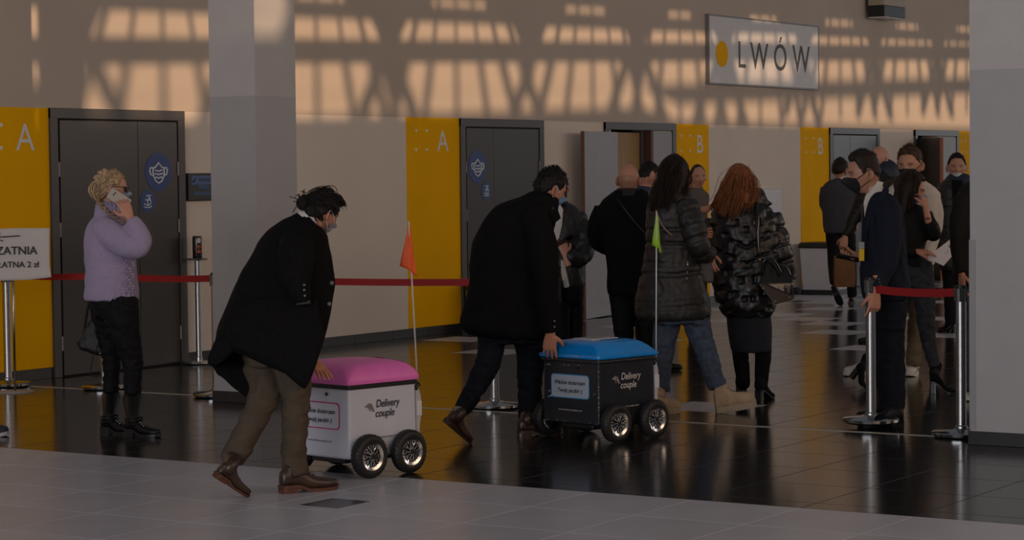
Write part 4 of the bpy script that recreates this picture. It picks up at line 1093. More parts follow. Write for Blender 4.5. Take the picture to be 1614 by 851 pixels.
        prof = {  # frac, half width, top
            'dress': [(0, .022, .070), (.06, .031, .082), (.16, .034, .092), (.28, .034, .094), (.42, .037, .074), (.60, .045, .055), (.76, .046, .046), (.90, .036, .038), (.97, .022, .030), (1.0, .008, .02)],
            'sneaker': [(0, .026, .072), (.05, .034, .085), (.16, .037, .095), (.28, .037, .096), (.42, .041, .078), (.60, .048, .062), (.78, .049, .054), (.92, .040, .045), (.98, .026, .034), (1.0, .010, .022)],
            'chunky': [(0, .030, .10), (.05, .038, .13), (.16, .040, .14), (.30, .040, .135), (.44, .043, .10), (.60, .050, .082), (.78, .051, .074), (.92, .042, .062), (.98, .028, .046), (1.0, .012, .030)],
        }[kind if kind in ('sneaker', 'chunky') else 'dress']
        st = {'dress': .016, 'boot': .022, 'sneaker': .026, 'chunky': .042}.get(kind, .016)
        hl = {'dress': .022, 'boot': .030, 'sneaker': 0, 'chunky': 0}.get(kind, .02)
        def ring(fr, w, z0, z1, n=18):
            o = []
            for i in range(n):
                a = 2*math.pi*i/n; cy, cz = math.cos(a), math.sin(a)
                yy = w*np.sign(cy)*abs(cy)**.75; zz = (z0+z1)/2+(z1-z0)/2*np.sign(cz)*abs(cz)**.75
                zz2 = (zz-z0)/(z1-z0); yy *= 1-.38*max(0, zz2-.45)*(1 if z1 > .06 else .3)
                o.append(Q(fr, yy, zz))
            return o
        raise_ = lambda fr: (hl*smst(np.array([(.5-fr)/.25]))[0])+(.008*max(0, (fr-.8)/.2)**2)
        up_b = MB(); up_b.loft([ring(fr, w, st*.6+raise_(fr), st+raise_(fr)*.8+t) for fr, w, t in spline(prof, 3)])
        if ankle is not None:    # shaft up to the trouser hem
            T = s.J(*ankle[:3]); r1 = s.m(ankle[3]); p0 = Q(.20, 0, .05+hl); p1 = Q(.20, 0, .10+hl)
            up_b.tube(spline([p0, p1, T], 4), np.interp(np.linspace(0, 1, 9), [0, .5, 1], [.038*k, .042*k, r1]), 18)
        sb = MB(); ol = [(fr, w+.004) for fr, w, _ in spline(prof, 3)]; ol[0] = (-.004, ol[0][1]+.004); ol[-1] = (1.012, .012)
        sr = []
        for fr, w in ol:
            r0 = raise_(fr); b0 = r0 if hl else (.010*max(0, (fr-.78)/.22)**2)
            z0, z1 = b0, b0+st
            sr.append([Q(fr, -w, z0), Q(fr, w, z0), Q(fr, w+.001, z1), Q(fr, -w-.001, z1)])
        sb.loft(sr)
        if hl: 
            hw = [(0, .027), (.05, .033), (.2, .035), (.27, .033)]
            sb.loft([[Q(fr-.004, -w, 0), Q(fr-.004, w, 0), Q(fr-.004, w, hl+.004), Q(fr-.004, -w, hl+.004)] for fr, w in hw])
        if kind == 'chunky':
            for i in range(12):
                fr = .03+.94*i/11; w = np.interp(fr, [a[0] for a in prof], [a[1] for a in prof])
                for sg in (-1, 1): sb.loft([[Q(fr-.022, sg*(w-.004), z), Q(fr+.022, sg*(w-.004), z), Q(fr+.018, sg*(w+.009), z), Q(fr-.018, sg*(w+.009), z)] for z in (0.002, .030)])
        r = s.part(up_b, 'shoe', m)
        s.part(sb, 'sole', sole_m or m, r, smooth=False)
        # laces
        if kind in ('dress', 'sneaker', 'chunky', 'boot'):
            lb = MB()
            for i in range(4):
                fr = .36+.07*i; t = np.interp(fr, [a[0] for a in prof], [a[2] for a in prof])+st+raise_(fr)*.8+.001
                lb.tube([Q(fr, -.018, t-.006), Q(fr+.012, 0, t+.001), Q(fr, .018, t-.006)], .0028*k, 5)
            s.part(lb, 'laces', M_LACE if kind != 'sneaker' else M_SNK, r)
        return r, Q
    def step(s, x, y, yaw, L=.29, dz=None):
        """heel px on the floor and the toe L metres further along yaw (0 away, 90 right, 180 to camera)"""
        A = on_floor(x, y) if dz is None else np.array([*s.J(x, y, dz)[:2], 0.0]); B = A+(HD*math.cos(R(yaw))+HR*math.sin(R(yaw)))*L; o = []
        for q in (A, B): u, v = project(q); o.append((u, v, depth_of(q)-s.D))
        return o
    def heel_boot(s, heel, toe, shaft, m, heel_h=.075, up=None):
        """ankle or knee boot on a block heel; shaft rows: x,y,dz,r px upwards"""
        A, B = s.J(*heel), s.J(*toe); x = B-A; Ls = np.linalg.norm(x); x /= Ls
        u = UZ if up is None else HR*up[0]+HD*up[1]+UZ*up[2]; u = u-x*(u @ x); u /= np.linalg.norm(u); y = np.cross(u, x); k = Ls/.25
        def Q(a, b_, c): return A+x*a*Ls+y*b_*k+u*c*k
        hh = heel_h/k if k > 0 else heel_h
        b = MB(); rows = [(0, .024, .085, 1.0), (.07, .032, .095, 1.0), (.2, .034, .10, .97), (.34, .034, .085, .8), (.5, .037, .062, .45), (.66, .042, .048, .1), (.82, .040, .040, 0), (.94, .026, .032, 0), (1, .01, .02, 0)]
        rr_ = []
        for fr, w, t, hf in spline(rows, 3):
            z0 = .006+hh*max(0, hf); z1 = z0+t; o = []
            for i in range(16):
                a = 2*math.pi*i/16; cy, cz = math.cos(a), math.sin(a); o.append(Q(fr, w*np.sign(cy)*abs(cy)**.8, (z0+z1)/2+(z1-z0)/2*np.sign(cz)*abs(cz)**.8))
            rr_.append(o)
        b.loft(rr_)
        P = [Q(.17, 0, hh+.05)]+[s.J(*q[:3]) for q in shaft]; rd = [.036*k]+[s.m(q[3]) for q in shaft]
        A_ = spline(np.column_stack([P, rd]), 4); b.tube(A_[:, :3], A_[:, 3], 18)
        V, F = remesh(b.verts(), b.f, .0075); V = smooth_v(V, F, 1); V = garment_disp(V, F, (.0022, 30, 1.6), seed=s.seed)
        r = obj_from('boot', V, F, m, s.body, s.loc)
        q = MB(); q.loft([[Q(fr, -w, z) for fr, w in ((0.0, -.022), (.05, -.026), (.2, -.026), (.2, .026), (.05, .026), (.0, .022))] for z in (0.0, hh*.5, hh+.012)])
        sl = []
        for fr, w, t, hf in spline(rows, 2): z = hh*max(0, hf); sl.append([Q(fr, -w, z), Q(fr, w, z), Q(fr, w, z+.009), Q(fr, -w, z+.009)])
        q.loft(sl); s.part(q, 'heel_and_sole', M_BLACK, r, smooth=False)
        return r
    def buttons(s, pts, m, parent, r=.009, name='button'):
        for p in pts:
            P = s.J(*p[:3]); n = -ray(p[0], p[1]); n /= np.linalg.norm(n); M3 = np.eye(3)
            a = np.cross(n, UZ); a /= np.linalg.norm(a); c = np.cross(n, a); b = MB(); b.ellipsoid(P, np.stack([a*r, c*r, n*r*.45], 1), 12, 6); s.part(b, name, m, parent)
M_LACE = mat('dark_laces', (.02, .015, .012), .6); M_SNK = mat('white_sneaker', (.62, .58, .52), .5, var=.05)
# ------------------------------------------------------------------ people: clothes and helpers
C_BLKWOOL = mat('black_wool', (.006, .0057, .0064), .85, var=.25, vscale=60, bump=.25, bscale=250, spec=.10)
C_NAVY = mat('navy_suit_wool', (.011, .014, .026), .75, var=.15, vscale=80, bump=.1, bscale=300, spec=.15)
C_PUFF = mat('black_puffer_nylon', (.020, .0185, .0185), .50, var=.15, vscale=20, bump=.15, bscale=60, spec=.45)
C_GLOSS = mat('glossy_black_puffer', (.006, .006, .008), .36, var=.15, vscale=20, bump=.07, bscale=24, spec=.5)
C_LILAC = mat('lilac_knit', S(168, 154, 184), .9, var=.12, vscale=120, bump=.9, bscale=140, spec=.2, sheen=.1)
C_BLKDEN = mat('black_denim', (.0065, .0065, .008), .7, var=.3, vscale=40, bump=.15, bscale=200, spec=.15)
C_DENIM = mat('blue_denim', S(80, 90, 110), .8, var=.25, vscale=25, bump=.2, bscale=250, spec=.15)
C_GREYDEN = mat('charcoal_denim', S(50, 52, 58), .8, var=.3, vscale=25, bump=.2, bscale=250, spec=.15)
C_OLIVE = mat('olive_chino', S(80, 70, 59), .85, var=.12, vscale=12, bump=.15, bscale=250, spec=.15)
C_KHAKI = mat('khaki_chino', S(104, 92, 70), .8, var=.15, vscale=14, bump=.15, bscale=200, spec=.15)
C_NTROU = mat('dark_navy_trousers', (.008, .010, .016), .8, var=.2, vscale=30, bump=.1, bscale=200, spec=.15)
C_WSHIRT = mat('white_shirt', (.62, .57, .53), .8, var=.05, vscale=20, bump=.1, bscale=120, spec=.15)
C_GREY = mat('grey_blazer', S(68, 68, 76), .8, var=.12, vscale=60, bump=.1, bscale=200, spec=.15)
C_TEE = mat('taupe_shirt', S(92, 84, 78), .85, var=.1, vscale=30, bump=.1, bscale=100)
C_LEATH = mat('dark_leather', (.012, .010, .0095), .45, spec=.25, var=.2, vscale=20, bump=.35, bscale=50)
C_BLUEJ = mat('dark_blue_parka', (.010, .018, .036), .55, var=.2, vscale=20, bump=.2, bscale=60)
C_SKIRT = mat('navy_ribbed_knit', (.008, .010, .018), .9, var=.2, vscale=3, stretch=(60, 60, 1), bump=.6, bscale=3)
C_BROWN = mat('brown_shoe_leather', (.040, .022, .015), .35, var=.35, vscale=15, bump=.05, bscale=60)
C_SOLE = mat('reddish_sole', (.10, .035, .022), .6, var=.3, vscale=20)
C_BLKSH = mat('black_shoe_leather', (.004, .004, .004), .45, spec=.3, var=.2, vscale=15, bump=.05, bscale=60)
C_SUEDE = mat('black_suede', (.006, .006, .006), .9, var=.2, vscale=40, spec=.15)
C_BEIGE = mat('beige_nubuck', S(184, 160, 130), .85, var=.12, vscale=20, bump=.1, bscale=120)
C_BSOLE = mat('beige_rubber_sole', S(176, 158, 134), .7, var=.1, vscale=20)
K_WHITE = mat('white_mask_cloth', (.55, .55, .57), .85, var=.04); K_BLUE = mat('blue_mask_cloth', S(120, 160, 205), .85, var=.04); K_BLK = mat('black_mask_cloth', (.010, .010, .012), .8, var=.1); K_GREY = mat('grey_mask_cloth', S(150, 152, 165), .85, var=.04)
M_PHONEB = mat('black_phone_glass', (.006, .006, .007), .12); M_PHONES = mat('silver_phone', (.33, .31, .30), .3, .5)

def fl(p, x, y):
    """px on the floor -> triple for person p"""
    return (x, y, depth_of(on_floor(x, y))-p.D)
def flap(p, poly, dz, th, dz2=None):
    """thin cloth panel: px outline, centre depth offset, thickness m"""
    n = len(poly); f = np.array([p.J(x, y, (q[0] if q else dz)-th/2) for x, y, *q in poly]); b = np.array([p.J(x, y, (q[0] if q else dz)+th/2) for x, y, *q in poly])
    c0, c1 = f.mean(0), b.mean(0)
    def res(A, k=3): 
        return np.concatenate([[A[i]+(A[(i+1) % n]-A[i])*j/k for j in range(k)] for i in range(n)])
    f, b = res(f), res(b)
    return [c0+(f-c0)*.96, f, b, c1+(b-c1)*.96], (np.array([c0, c1]), [.2, .2])
def slab(name, m, C, ax, ay, w, h, th, label=None, cat=None, bev=.003, parent=None, split=None):
    """thin rounded slab thing (phones, papers)"""
    ax = np.asarray(ax, float)/np.linalg.norm(ax); ay = np.asarray(ay, float); ay = ay-ax*(ay @ ax); ay /= np.linalg.norm(ay); nz = np.cross(ax, ay)
    b = MB(); ol = rrect(w, h, min(w, h)*.12, 4); b.prism(ol, np.asarray(C)-nz*th/2, ax, ay, th)
    o = b.build(name, m, parent, loc=(C if parent is None else None))
    if cat: tag(o, label, cat)
    return o
def hl_short(front=.60, side=.12, back=-.52, burn=-.10):
    P = [0, .55, .85, 1.05, 1.3, 1.42, 1.62, 1.9, 2.3, math.pi]; Z = [front, front, front-.08, .30, burn, burn, side+.06, back*.3, back*.85, back]
    return lambda ph: float(np.interp(ph, P, Z))
def eyes(p):
    pass

# ------------------------------------------------------------------ blonde woman on the phone
p = Person('person in a lilac sweater and black jeans with blonde braids, phone at the ear', 14.92, 195, 688, SK_FAIR)
p.head(178, 297, 53, 82, 6, 0, 0, brow=(.12, .07, .04)).neck((172, 330, 0))
t = p.torso([(318,156,190,.062,0),(328,152,194,.075,0),(340,149,198,.085,0),(347,144,204,.12,0),(360,137,209,.16,0),(380,134,212,.185,0),(410,135,213,.185,0),(440,135,216,.185,0),(466,134,218,.175,0),(473,136,217,.17,0)], inner=.7)
sl = p.limb([(160,358,-.10,20),(182,374,-.17,23),(206,388,-.22,20),(220,390,-.23,16),(224,378,-.22,15),(215,360,-.21,14),(206,347,-.20,12)], inner=.6)
sl2 = p.limb([(162,360,.12,18),(170,400,.17,16),(185,430,.10,12)], inner=.6)
sw = p.garment('sweater', C_LILAC, [t, sl, sl2], folds=(.005, 11, .6), smooth=2)
b = MB()
for i in range(30):                         # ribbed hem
    a = 2*math.pi*i/30; x = 176+41*math.cos(a); dz = .175*math.sin(a)
    b.tube([p.J(x, 461, dz*.97), p.J(x+.3, 472.3, dz*.95)], .009, 6)
p.part(b, 'ribbed_hem', C_LILAC, sw)
b = MB()
for i in range(22):
    a = 2*math.pi*i/22; b.tube([p.J(172.5+20*math.cos(a), 320, .066*math.sin(a)), p.J(172.5+23.5*math.cos(a), 342, .088*math.sin(a))], .007, 6)
p.part(b, 'turtleneck_ribs', C_LILAC, sw)
b = MB()
for k_, (cx_, n_) in enumerate(((200, 9), (208, 9))):
    for i in range(14):
        y = 400+i*4.6; b.ellipsoid(p.J(cx_+3*math.sin(i*1.6+k_*2), y, -.155+.02*math.cos(i*1.6)), np.eye(3)*.0085, 8, 6)
p.part(b, 'cable_stitch', C_LILAC, sw)
L1 = p.limb([(166,472,.06,27),(170,500,.07,25),(173,540,.08,18),(176,566,.08,14.5),(175,600,.08,12),(174,638,.08,11.5)], inner=.7)
L2 = p.limb([(190,472,-.06,28),(192,505,-.08,27),(202,545,-.08,20),(209,570,-.08,16),(209,605,-.08,13),(208,640,-.08,11.5)], inner=.7)
p.garment('trousers', C_BLKDEN, [p.torso([(462,140,216,.15,0),(480,144,215,.155,0),(500,152,215,.14,0)], inner=None), L1, L2], folds=(.009, 16, 1.8))
for hx, hy, yw_, ax_ in ((161, 683, 115, (175, 626, .08, 15)), (199.5, 686.5, 118, (209, 628, -.08, 15.5))):
    sh, Q = p.shoe(*p.step(hx, hy, yw_, .262), 'boot', ankle=ax_, m=C_BLKSH, sole_m=M_BLACK)
    sb = MB()
    for (a0, z0) in ((.10, .085), (.10, .105), (.10, .125)):
        for i in range(9):
            ang = -.2+i*.33; cc = Q(.24+.15*math.sin(ang)*.9, -.046*math.cos(ang*.55), z0+.006*math.sin(ang)); sb.ellipsoid(cc, np.eye(3)*.0042, 6, 4)
    for i in range(6): sb.ellipsoid(Q(.40+.055*i, -.018, .112-.0115*i), np.eye(3)*.006, 6, 4)
    p.part(sb, 'boot_studs', M_CHROME, sh)
    bb = MB()
    for z0 in (.085, .108, .128): bb.tube(spline([Q(.06, -.036, z0), Q(.2, -.047, z0), Q(.36, -.043, z0+.004), Q(.44, 0, z0+.008), Q(.36, .043, z0), Q(.2, .047, z0), Q(.06, .036, z0)], 3), .006, 6)
    p.part(bb, 'boot_straps', C_BLKSH, sh)
p.hair_shell(H_BLD, hl_short(.66, .35, -.62, .2), lambda ph, z: .010+.006*(ph > 1.2), noise=(.004, 34), spikes=60, spike=(.02, .0016))
hp_ = lambda x, y, z: p.hp(x, y, z)
br = MB()
def braid(b, P, rad, n):
    Q = spline(P, max(2, int(n/len(P))+1)); Q = np.array([np.array([np.interp(t, np.linspace(0, 1, len(Q)), Q[:, i]) for i in range(3)]) for t in np.linspace(0, 1, n)])
    for i in range(n-1):
        d = Q[i+1]-Q[i]; d /= np.linalg.norm(d)+1e-9; s_ = np.cross(d, -HD); s_ /= np.linalg.norm(s_)+1e-9; sg = 1 if i % 2 else -1
        r_ = rad*(1-.45*i/n); m1 = d*.75+s_*sg*.55; m1 /= np.linalg.norm(m1); m2 = np.cross(m1, HD); m2 /= np.linalg.norm(m2); b.ellipsoid(Q[i]+s_*sg*r_*.38, np.stack([m1*r_*1.35, m2*r_*.8, HD*r_*.9], 1), 12, 8)
braid(br, [p.J(171, 272.5, -.03), p.J(163, 273, -.035), p.J(155, 279, -.03), p.J(149, 290, -.02), p.J(147, 301, -.01), p.J(151, 309, .0)], .0235, 13)
p.part(br, 'crown_braid', H_BLD)
br = MB(); braid(br, [p.J(154, 316, -.085), p.J(163, 328, -.11), p.J(175, 338, -.125), p.J(191, 347, -.16), p.J(203, 354, -.215), p.J(207, 359, -.235)], .0125, 20); p.part(br, 'thin_braid', mat('gold_brown_hair', (.30, .18, .08), .5, var=.4, vscale=40))
p.strands(H_BLD, [([p.hp(-.0, .07, .07), p.hp(.05, .0, .09), p.hp(.07, -.06, .03), p.hp(.04, -.10, -.02)], .004, .012, 26), ([p.hp(.06, .04, .03), p.hp(.085, -.01, .035), p.hp(.07, -.07, .0), p.hp(.02, -.10, -.03)], .004, .010, 24), ([p.hp(.07, .03, -.01), p.hp(.082, -.03, -.02), p.hp(.06, -.075, -.05), p.hp(.0, -.1, -.07)], .004, .008, 20), ([p.hp(.02, -.10, .04), p.hp(.03, -.115, -.03), p.hp(.03, -.08, -.09)], .006, .012, 24)])
p.mask(mat('pale_blue_mask', S(150, 170, 196), .85), K_WHITE, pleats=3)
g = MB()
for e in (-1, 1):
    g.tube(spline([p.hp(e*.060, .094, .018), p.hp(e*.083, .03, .016), p.hp(e*.084, -.012, .014), p.hp(e*.083, -.03, .0)], 4), .0032*p.hk, 6)
    ring_ = [(e*(.032+.027*math.cos(a)), .104-.010*abs(math.cos(a)) if e*math.cos(a) > 0 else .106, .001+.022*math.sin(a)) for a in (2*math.pi*i/18 for i in range(18))]
    g.add([p.hp(*q) for q in ring_]+[p.hp(q[0], q[1]-.004, q[2]) for q in ring_], [tuple(range(18)), tuple(range(35, 17, -1))]+[(i, (i+1) % 18, (i+1) % 18+18, i+18) for i in range(18)])
g.tube([p.hp(-.01, .107, .006), p.hp(.01, .107, .006)], .003, 6)
p.part(g, 'sunglasses', M_BLACK, smooth=False)
p.hand((204, 341, -.19), (188, 306, -.155), (-.35, .9, .1), 1, (.35, .38, .42, .45), .1, .16, .9, size=.98)
rg_ = MB(); W_, x_, y_, n_, k_ = p.last_hand; rg_.lathe([(.0092, -.002), (.0105, 0), (.0092, .002)], n=14); 
p.finish()
slab('phone', M_PHONES, p.J(187.5, 313, -.145), HR*.80-UZ*.55+HD*.15, UZ*.8+HR*.55+HD*.2, .148, .072, .008, 'silver phone held to the ear of the blonde woman', 'phone')
lens_ = MB(); c_ = p.J(178, 306, -.152); v_ = -HD
for dx, dy in ((0, 0), (2.6, -2.6)): lens_.ellipsoid(p.J(179+dx, 307+dy*1.0, -.156), np.eye(3)*.0055, 8, 6)
lo = lens_.build('camera_lens', M_BLACK, None); ph_ = [o for o in COL.objects if o.name.startswith('phone')][-1]; lo.parent = ph_; lo.matrix_parent_inverse = Matrix.Translation(-ph_.location)
# her black backpack hanging behind
P0 = p.J(142, 528, .12); bk = thing('backpack', 'small black backpack hanging behind the blonde woman', 'bag', tuple(P0))
def bagpart(b, name, m, root, smooth=True): o = b.build(name, m, None, smooth=smooth); o.parent = root; o.matrix_parent_inverse = Matrix.Translation(-root.location); return o
b = MB(); poly = [(146,497),(156,500),(166,507),(168,540),(165,559),(147,556),(128,549),(121,538),(128,530),(137,515)]
r_, _ = flap(p, poly, .12, .14); mid = [(np.array(r_[1])+np.array(r_[2]))/2]; c_ = np.mean(mid[0], 0); b.loft([c_+(np.array(r_[0])-np.mean(r_[0], 0))*.75+(np.mean(r_[0], 0)-c_), r_[1], c_+(mid[0]-c_)*1.08, r_[2], c_+(np.array(r_[3])-np.mean(r_[3], 0))*.75+(np.mean(r_[3], 0)-c_)])
V, F = remesh(b.verts(), b.f, .008); V = smooth_v(V, F, 4); V = garment_disp(V, F, (.004, 16, 1), seed=4); b = MB(); b.add(V, F); bagpart(b, 'body', C_LEATH, bk)
b = MB(); b.tube(spline([p.J(146, 470, .08), p.J(140, 476, .09), p.J(135, 500, .10), p.J(130, 530, .10), p.J(124, 538, .11)], 4), .011, 8); b.tube(spline([p.J(160, 520, .06), p.J(154, 545, .05), p.J(146, 565, .05), p.J(143, 585, .05), p.J(148, 593, .05), p.J(158, 592, .06)], 4), .004, 6); bagpart(b, 'straps', C_LEATH, bk)
b = MB(); b.ellipsoid(p.J(158, 557, .05), np.eye(3)*.008, 8, 6); b.ellipsoid(p.J(161, 553, .05), np.eye(3)*.007, 8, 6); bagpart(b, 'buckle', M_STEEL, bk)

# ------------------------------------------------------------------ man bending over the white cart
p = Person('person with a dark hair bun and long black coat bending over the white cart', 12.0, 450, 778, SK_MID)
p.head(507, 336, 68, 45, 24, 6, .02, beard=(.04, .03, .025)).neck((484, 362, .02), y=-.03)
body_ = p.limb([(492,350,.02,22,24),(486,360,.02,34,40),(470,392,.02,57,60),(458,432,.02,71,66),(446,475,.02,79,68),(432,518,.02,82,70),(420,548,.02,82,70),(412,566,.02,78,66)], n=30, inner=.62)
near = flap(p, [(352,520),(367,548),(395,556),(420,567),(438,579),(480,612),(497,575),(508,525),(500,470),(400,470)], -.19, .05)
farf = flap(p, [(335,545),(330,572),(350,595),(388,628),(404,612),(425,580),(440,520),(370,500)], .18, .05)
rearf = flap(p, [(350,515),(329,563),(331,575),(345,575),(367,552),(380,520)], 0, .40)
frontf = flap(p, [(500,500),(508,530),(498,570),(481,611),(470,590),(480,540)], -.06, .22)
arm = p.limb([(470,378,-.16,26),(468,405,-.23,27),(466,440,-.26,23),(473,465,-.27,16),(478,477,-.27,11.5)], inner=.55)
arm2 = p.limb([(490,385,.20,26),(498,440,.24,22),(497,500,.22,18),(490,560,.18,12)], inner=.55)
ct = p.garment('overcoat', C_BLKWOOL, [body_, near, farf, rearf, frontf, arm, arm2], voxel=.010, folds=(.009, 8, .6), smooth=3)
b = MB()
for j in range(2):
    pts = [p.J(478+ (52-478+478)*0, 0, 0)] if False else None
rings = []
for k_, (r1, y1) in enumerate(((1.0, 0), (1.12, 1), (1.18, .4), (1.1, -.6))): pass
p.limb  # collar stand
col_ = p.limb([(496,349,.02,24,26),(491,354,.02,29,30),(486,360,.02,33,36)], n=26)
b.loft(col_[0]); p.part(b, 'coat_collar', C_BLKWOOL, ct)
b = MB(); c2_ = p.limb([(499,333,.02,17.5,19),(494,340,.02,20.5,22),(487,349,.02,24,27)], n=24); b.loft(c2_[0]); p.part(b, 'shirt_collar', C_WSHIRT)
p.buttons([(479.5, 449, -.345), (479.5, 457, -.345), (480.5, 466, -.33)], mat('horn_button', (.10, .10, .11), .3), ct, .007)
p.buttons([(523, 446, -.12), (519, 479, -.12), (502, 519, -.16)], MATS['horn_button'], ct, .012)
b = MB(); b.tube([p.J(477.5, 474, -.27), p.J(478, 479.5, -.27)], [.039, .037], 16); p.part(b, 'shirt_cuff', C_GREY)
L1 = p.limb([(415,545,.06,34),(412,580,.04,28),(418,612,.0,24),(410,640,-.02,23),(388,685,-.03,20),(364,728,-.04,18.5)], inner=.65)
L2 = p.limb([(455,545,.02,34),(463,590,.02,27),(466,625,.02,22.5),(465,665,.02,20.5),(464,710,.02,19.5),(466,748,.02,20)], inner=.65)
p.garment('trousers', C_OLIVE, [p.torso([(515,385,480,.15,.03),(550,385,485,.15,.03),(575,392,478,.13,.03)], inner=None), L1, L2], folds=(.011, 12, 1.6))
p.shoe(fl(p, 443, 778), fl(p, 531, 770), 'dress', ankle=(464, 745, .0, 14), m=C_BROWN, sole_m=C_SOLE)
tz_ = fl(p, 389, 785)
p.shoe((337, 752, tz_[2]-.10), (tz_[0], tz_[1]-1, tz_[2]+.05), 'dress', up=(.62, .25, .62), ankle=(363, 722, -.04, 14), m=C_BROWN, sole_m=C_SOLE)
p.hand((477, 468, -.20), (477, 500, .10), (.6, .7, 0), 1, (.3, .3, .3, .3), .3)
p.hand((488, 566, .16), (509, 586, .10), (.25, -.1, -1), 1, (.15, .15, .18, .2), .2, .14)
p.hair_shell(H_BLK, hl_short(.62, .15, -.50, .0), lambda ph, z: .016, noise=(.003, 26), spikes=30, spike=(.025, .0018))
b = MB(); bc = p.J(480, 320, -.02)
rg = np.random.default_rng(3)
for i in range(70):
    a = rg.normal(0, 1, 3); a /= np.linalg.norm(a); bq = np.cross(a, rg.normal(0, 1, 3)); bq /= np.linalg.norm(bq); r_ = rg.uniform(.026, .042)
    b.tube([bc+r_*(a*math.cos(t)+bq*math.sin(t)) for t in np.linspace(0, rg.uniform(3.2, 5.8), 16)], .0035, 6)
b.ellipsoid(bc, np.eye(3)*.035, 16, 10)
for i in range(18):
    a = rg.normal(0, 1, 3)+HR*-.7+UZ*.5; a /= np.linalg.norm(a); b.tube(spline([bc+a*.03, bc+a*.05+UZ*.01, bc+a*.066+rg.normal(0, .014, 3)], 4), .0022, 5)
p.part(b, 'hair_bun', H_BLK)
p.strands(H_BLK, [([p.hp(.05, .075, .085), p.hp(.068, .01, .095), p.hp(.05, -.07, .07), p.hp(.01, -.11, .04)], .0022, .010, 70), ([p.hp(-.04, .08, .092), p.hp(-.02, .0, .126), p.hp(.0, -.08, .085), p.hp(.0, -.11, .04)], .0022, .012, 70), ([p.hp(.07, .04, .02), p.hp(.086, -.03, .03), p.hp(.055, -.09, .03), p.hp(.01, -.115, .03)], .0022, .009, 60), ([p.hp(.06, -.03, -.05), p.hp(.06, -.07, -.02), p.hp(.02, -.11, .02)], .002, .009, 40)])
p.mask(K_GREY, K_WHITE, pleats=2, bulge=.006)
p.finish()

# ------------------------------------------------------------------ man pushing the blue cart
p = Person('person in a black coat with one hand on the blue cart', 14.35, 790, 693, SK_MID)
p.head(867, 298, 61, 62, 20, 4, 0, beard=(.05, .035, .03)).neck((852, 330, 0), y=-.03)
t = p.torso([(302,836,872,.085,0),(313,815,880,.12,0),(322,788,880,.15,0),(340,768,877,.175,0),(375,748,873,.19,0),(425,742,871,.19,0),(475,734,872,.20,0),(508,724,872,.205,0),(524,738,871,.20,0),(533,775,866,.17,0)], inner=.72)
arm = p.limb([(838,335,-.13,24),(852,375,-.19,24),(858,425,-.22,22),(862,475,-.22,19),(867,524,-.20,15.5)], inner=.5)
arm2 = p.limb([(806,352,.04,27),(774,380,.04,26),(760,420,.04,20),(758,460,.0,16)], inner=.5)
ct = p.garment('overcoat', C_BLKWOOL, [t, arm, arm2], voxel=.010, folds=(.009, 8, .6), smooth=3)
b = MB(); c_ = p.limb([(862,312,0,22,23),(856,322,0,27,28),(850,334,0,33,34)], n=26); b.loft(c_[0]); cc = p.part(b, 'coat_collar', C_BLKWOOL, ct)
b = MB(); r_, _ = flap(p, [(862,330),(880,332),(884,344),(874,352),(862,347)], -.12, .03); b.loft(r_); p.part(b, 'collar_tip', C_BLKWOOL, ct)
b = MB(); b.tube([p.J(843, 312, .05), p.J(855, 316, -.06), p.J(872, 330, -.1)], .012, 8); p.part(b, 'scarf', mat('dark_blue_scarf', (.015, .02, .035), .9, var=.1))
p.buttons([(873, 497, -.27), (874, 506, -.27), (874, 515, -.265)], MATS['horn_button'], ct, .007)
b = MB(); b.tube([p.J(803, 470, -.2), p.J(801, 531, -.205)], .004, 6); p.part(b, 'back_vent', C_BLKWOOL, ct)
L1 = p.limb([(778,515,.0,27),(774,545,.0,21),(769,572,.0,19.5),(754,602,.0,17),(736,634,.0,14),(726,648,.0,12.5)], inner=.65)
L2 = p.limb([(832,515,.08,30),(837,550,.16,24),(835,585,.20,20.5),(835,630,.22,18.5),(834,674,.22,18)], inner=.65)
p.garment('trousers', C_NTROU, [p.torso([(500,755,862,.15,.02),(520,758,862,.15,.02),(540,765,855,.13,.02)], inner=None), L1, L2], folds=(.008, 14, 1.6))
p.shoe(*p.step(817, 688, 72), 'dress', ankle=(834, 670, .22, 14), m=C_BROWN)
tz_ = fl(p, 739, 700)
p.shoe((700, 666, tz_[2]-.10), (tz_[0], tz_[1]-1, tz_[2]+.05), 'dress', up=(.66, .2, .55), ankle=(722, 650, .0, 11), m=C_BROWN)
b = MB(); b.tube([p.J(729, 643, .0), p.J(721, 656, -.01)], [.043, .041], 14); p.part(b, 'sock', mat('pale_blue_sock', S(130, 150, 180), .9))
p.hand((867, 527, -.20), (866, 569, -.14), (.1, .9, -.3), 1, (.18, .2, .2, .22), .25, .16, 1.0, size=1.05)
p.hair_shell(H_BLK, hl_short(.60, .20, -.50, .0), lambda ph, z: .010+.012*max(0, z), noise=(.004, 30), spikes=420, spike=(.018, .0018))
p.mask(K_BLUE, K_WHITE, pleats=3)
p.finish()
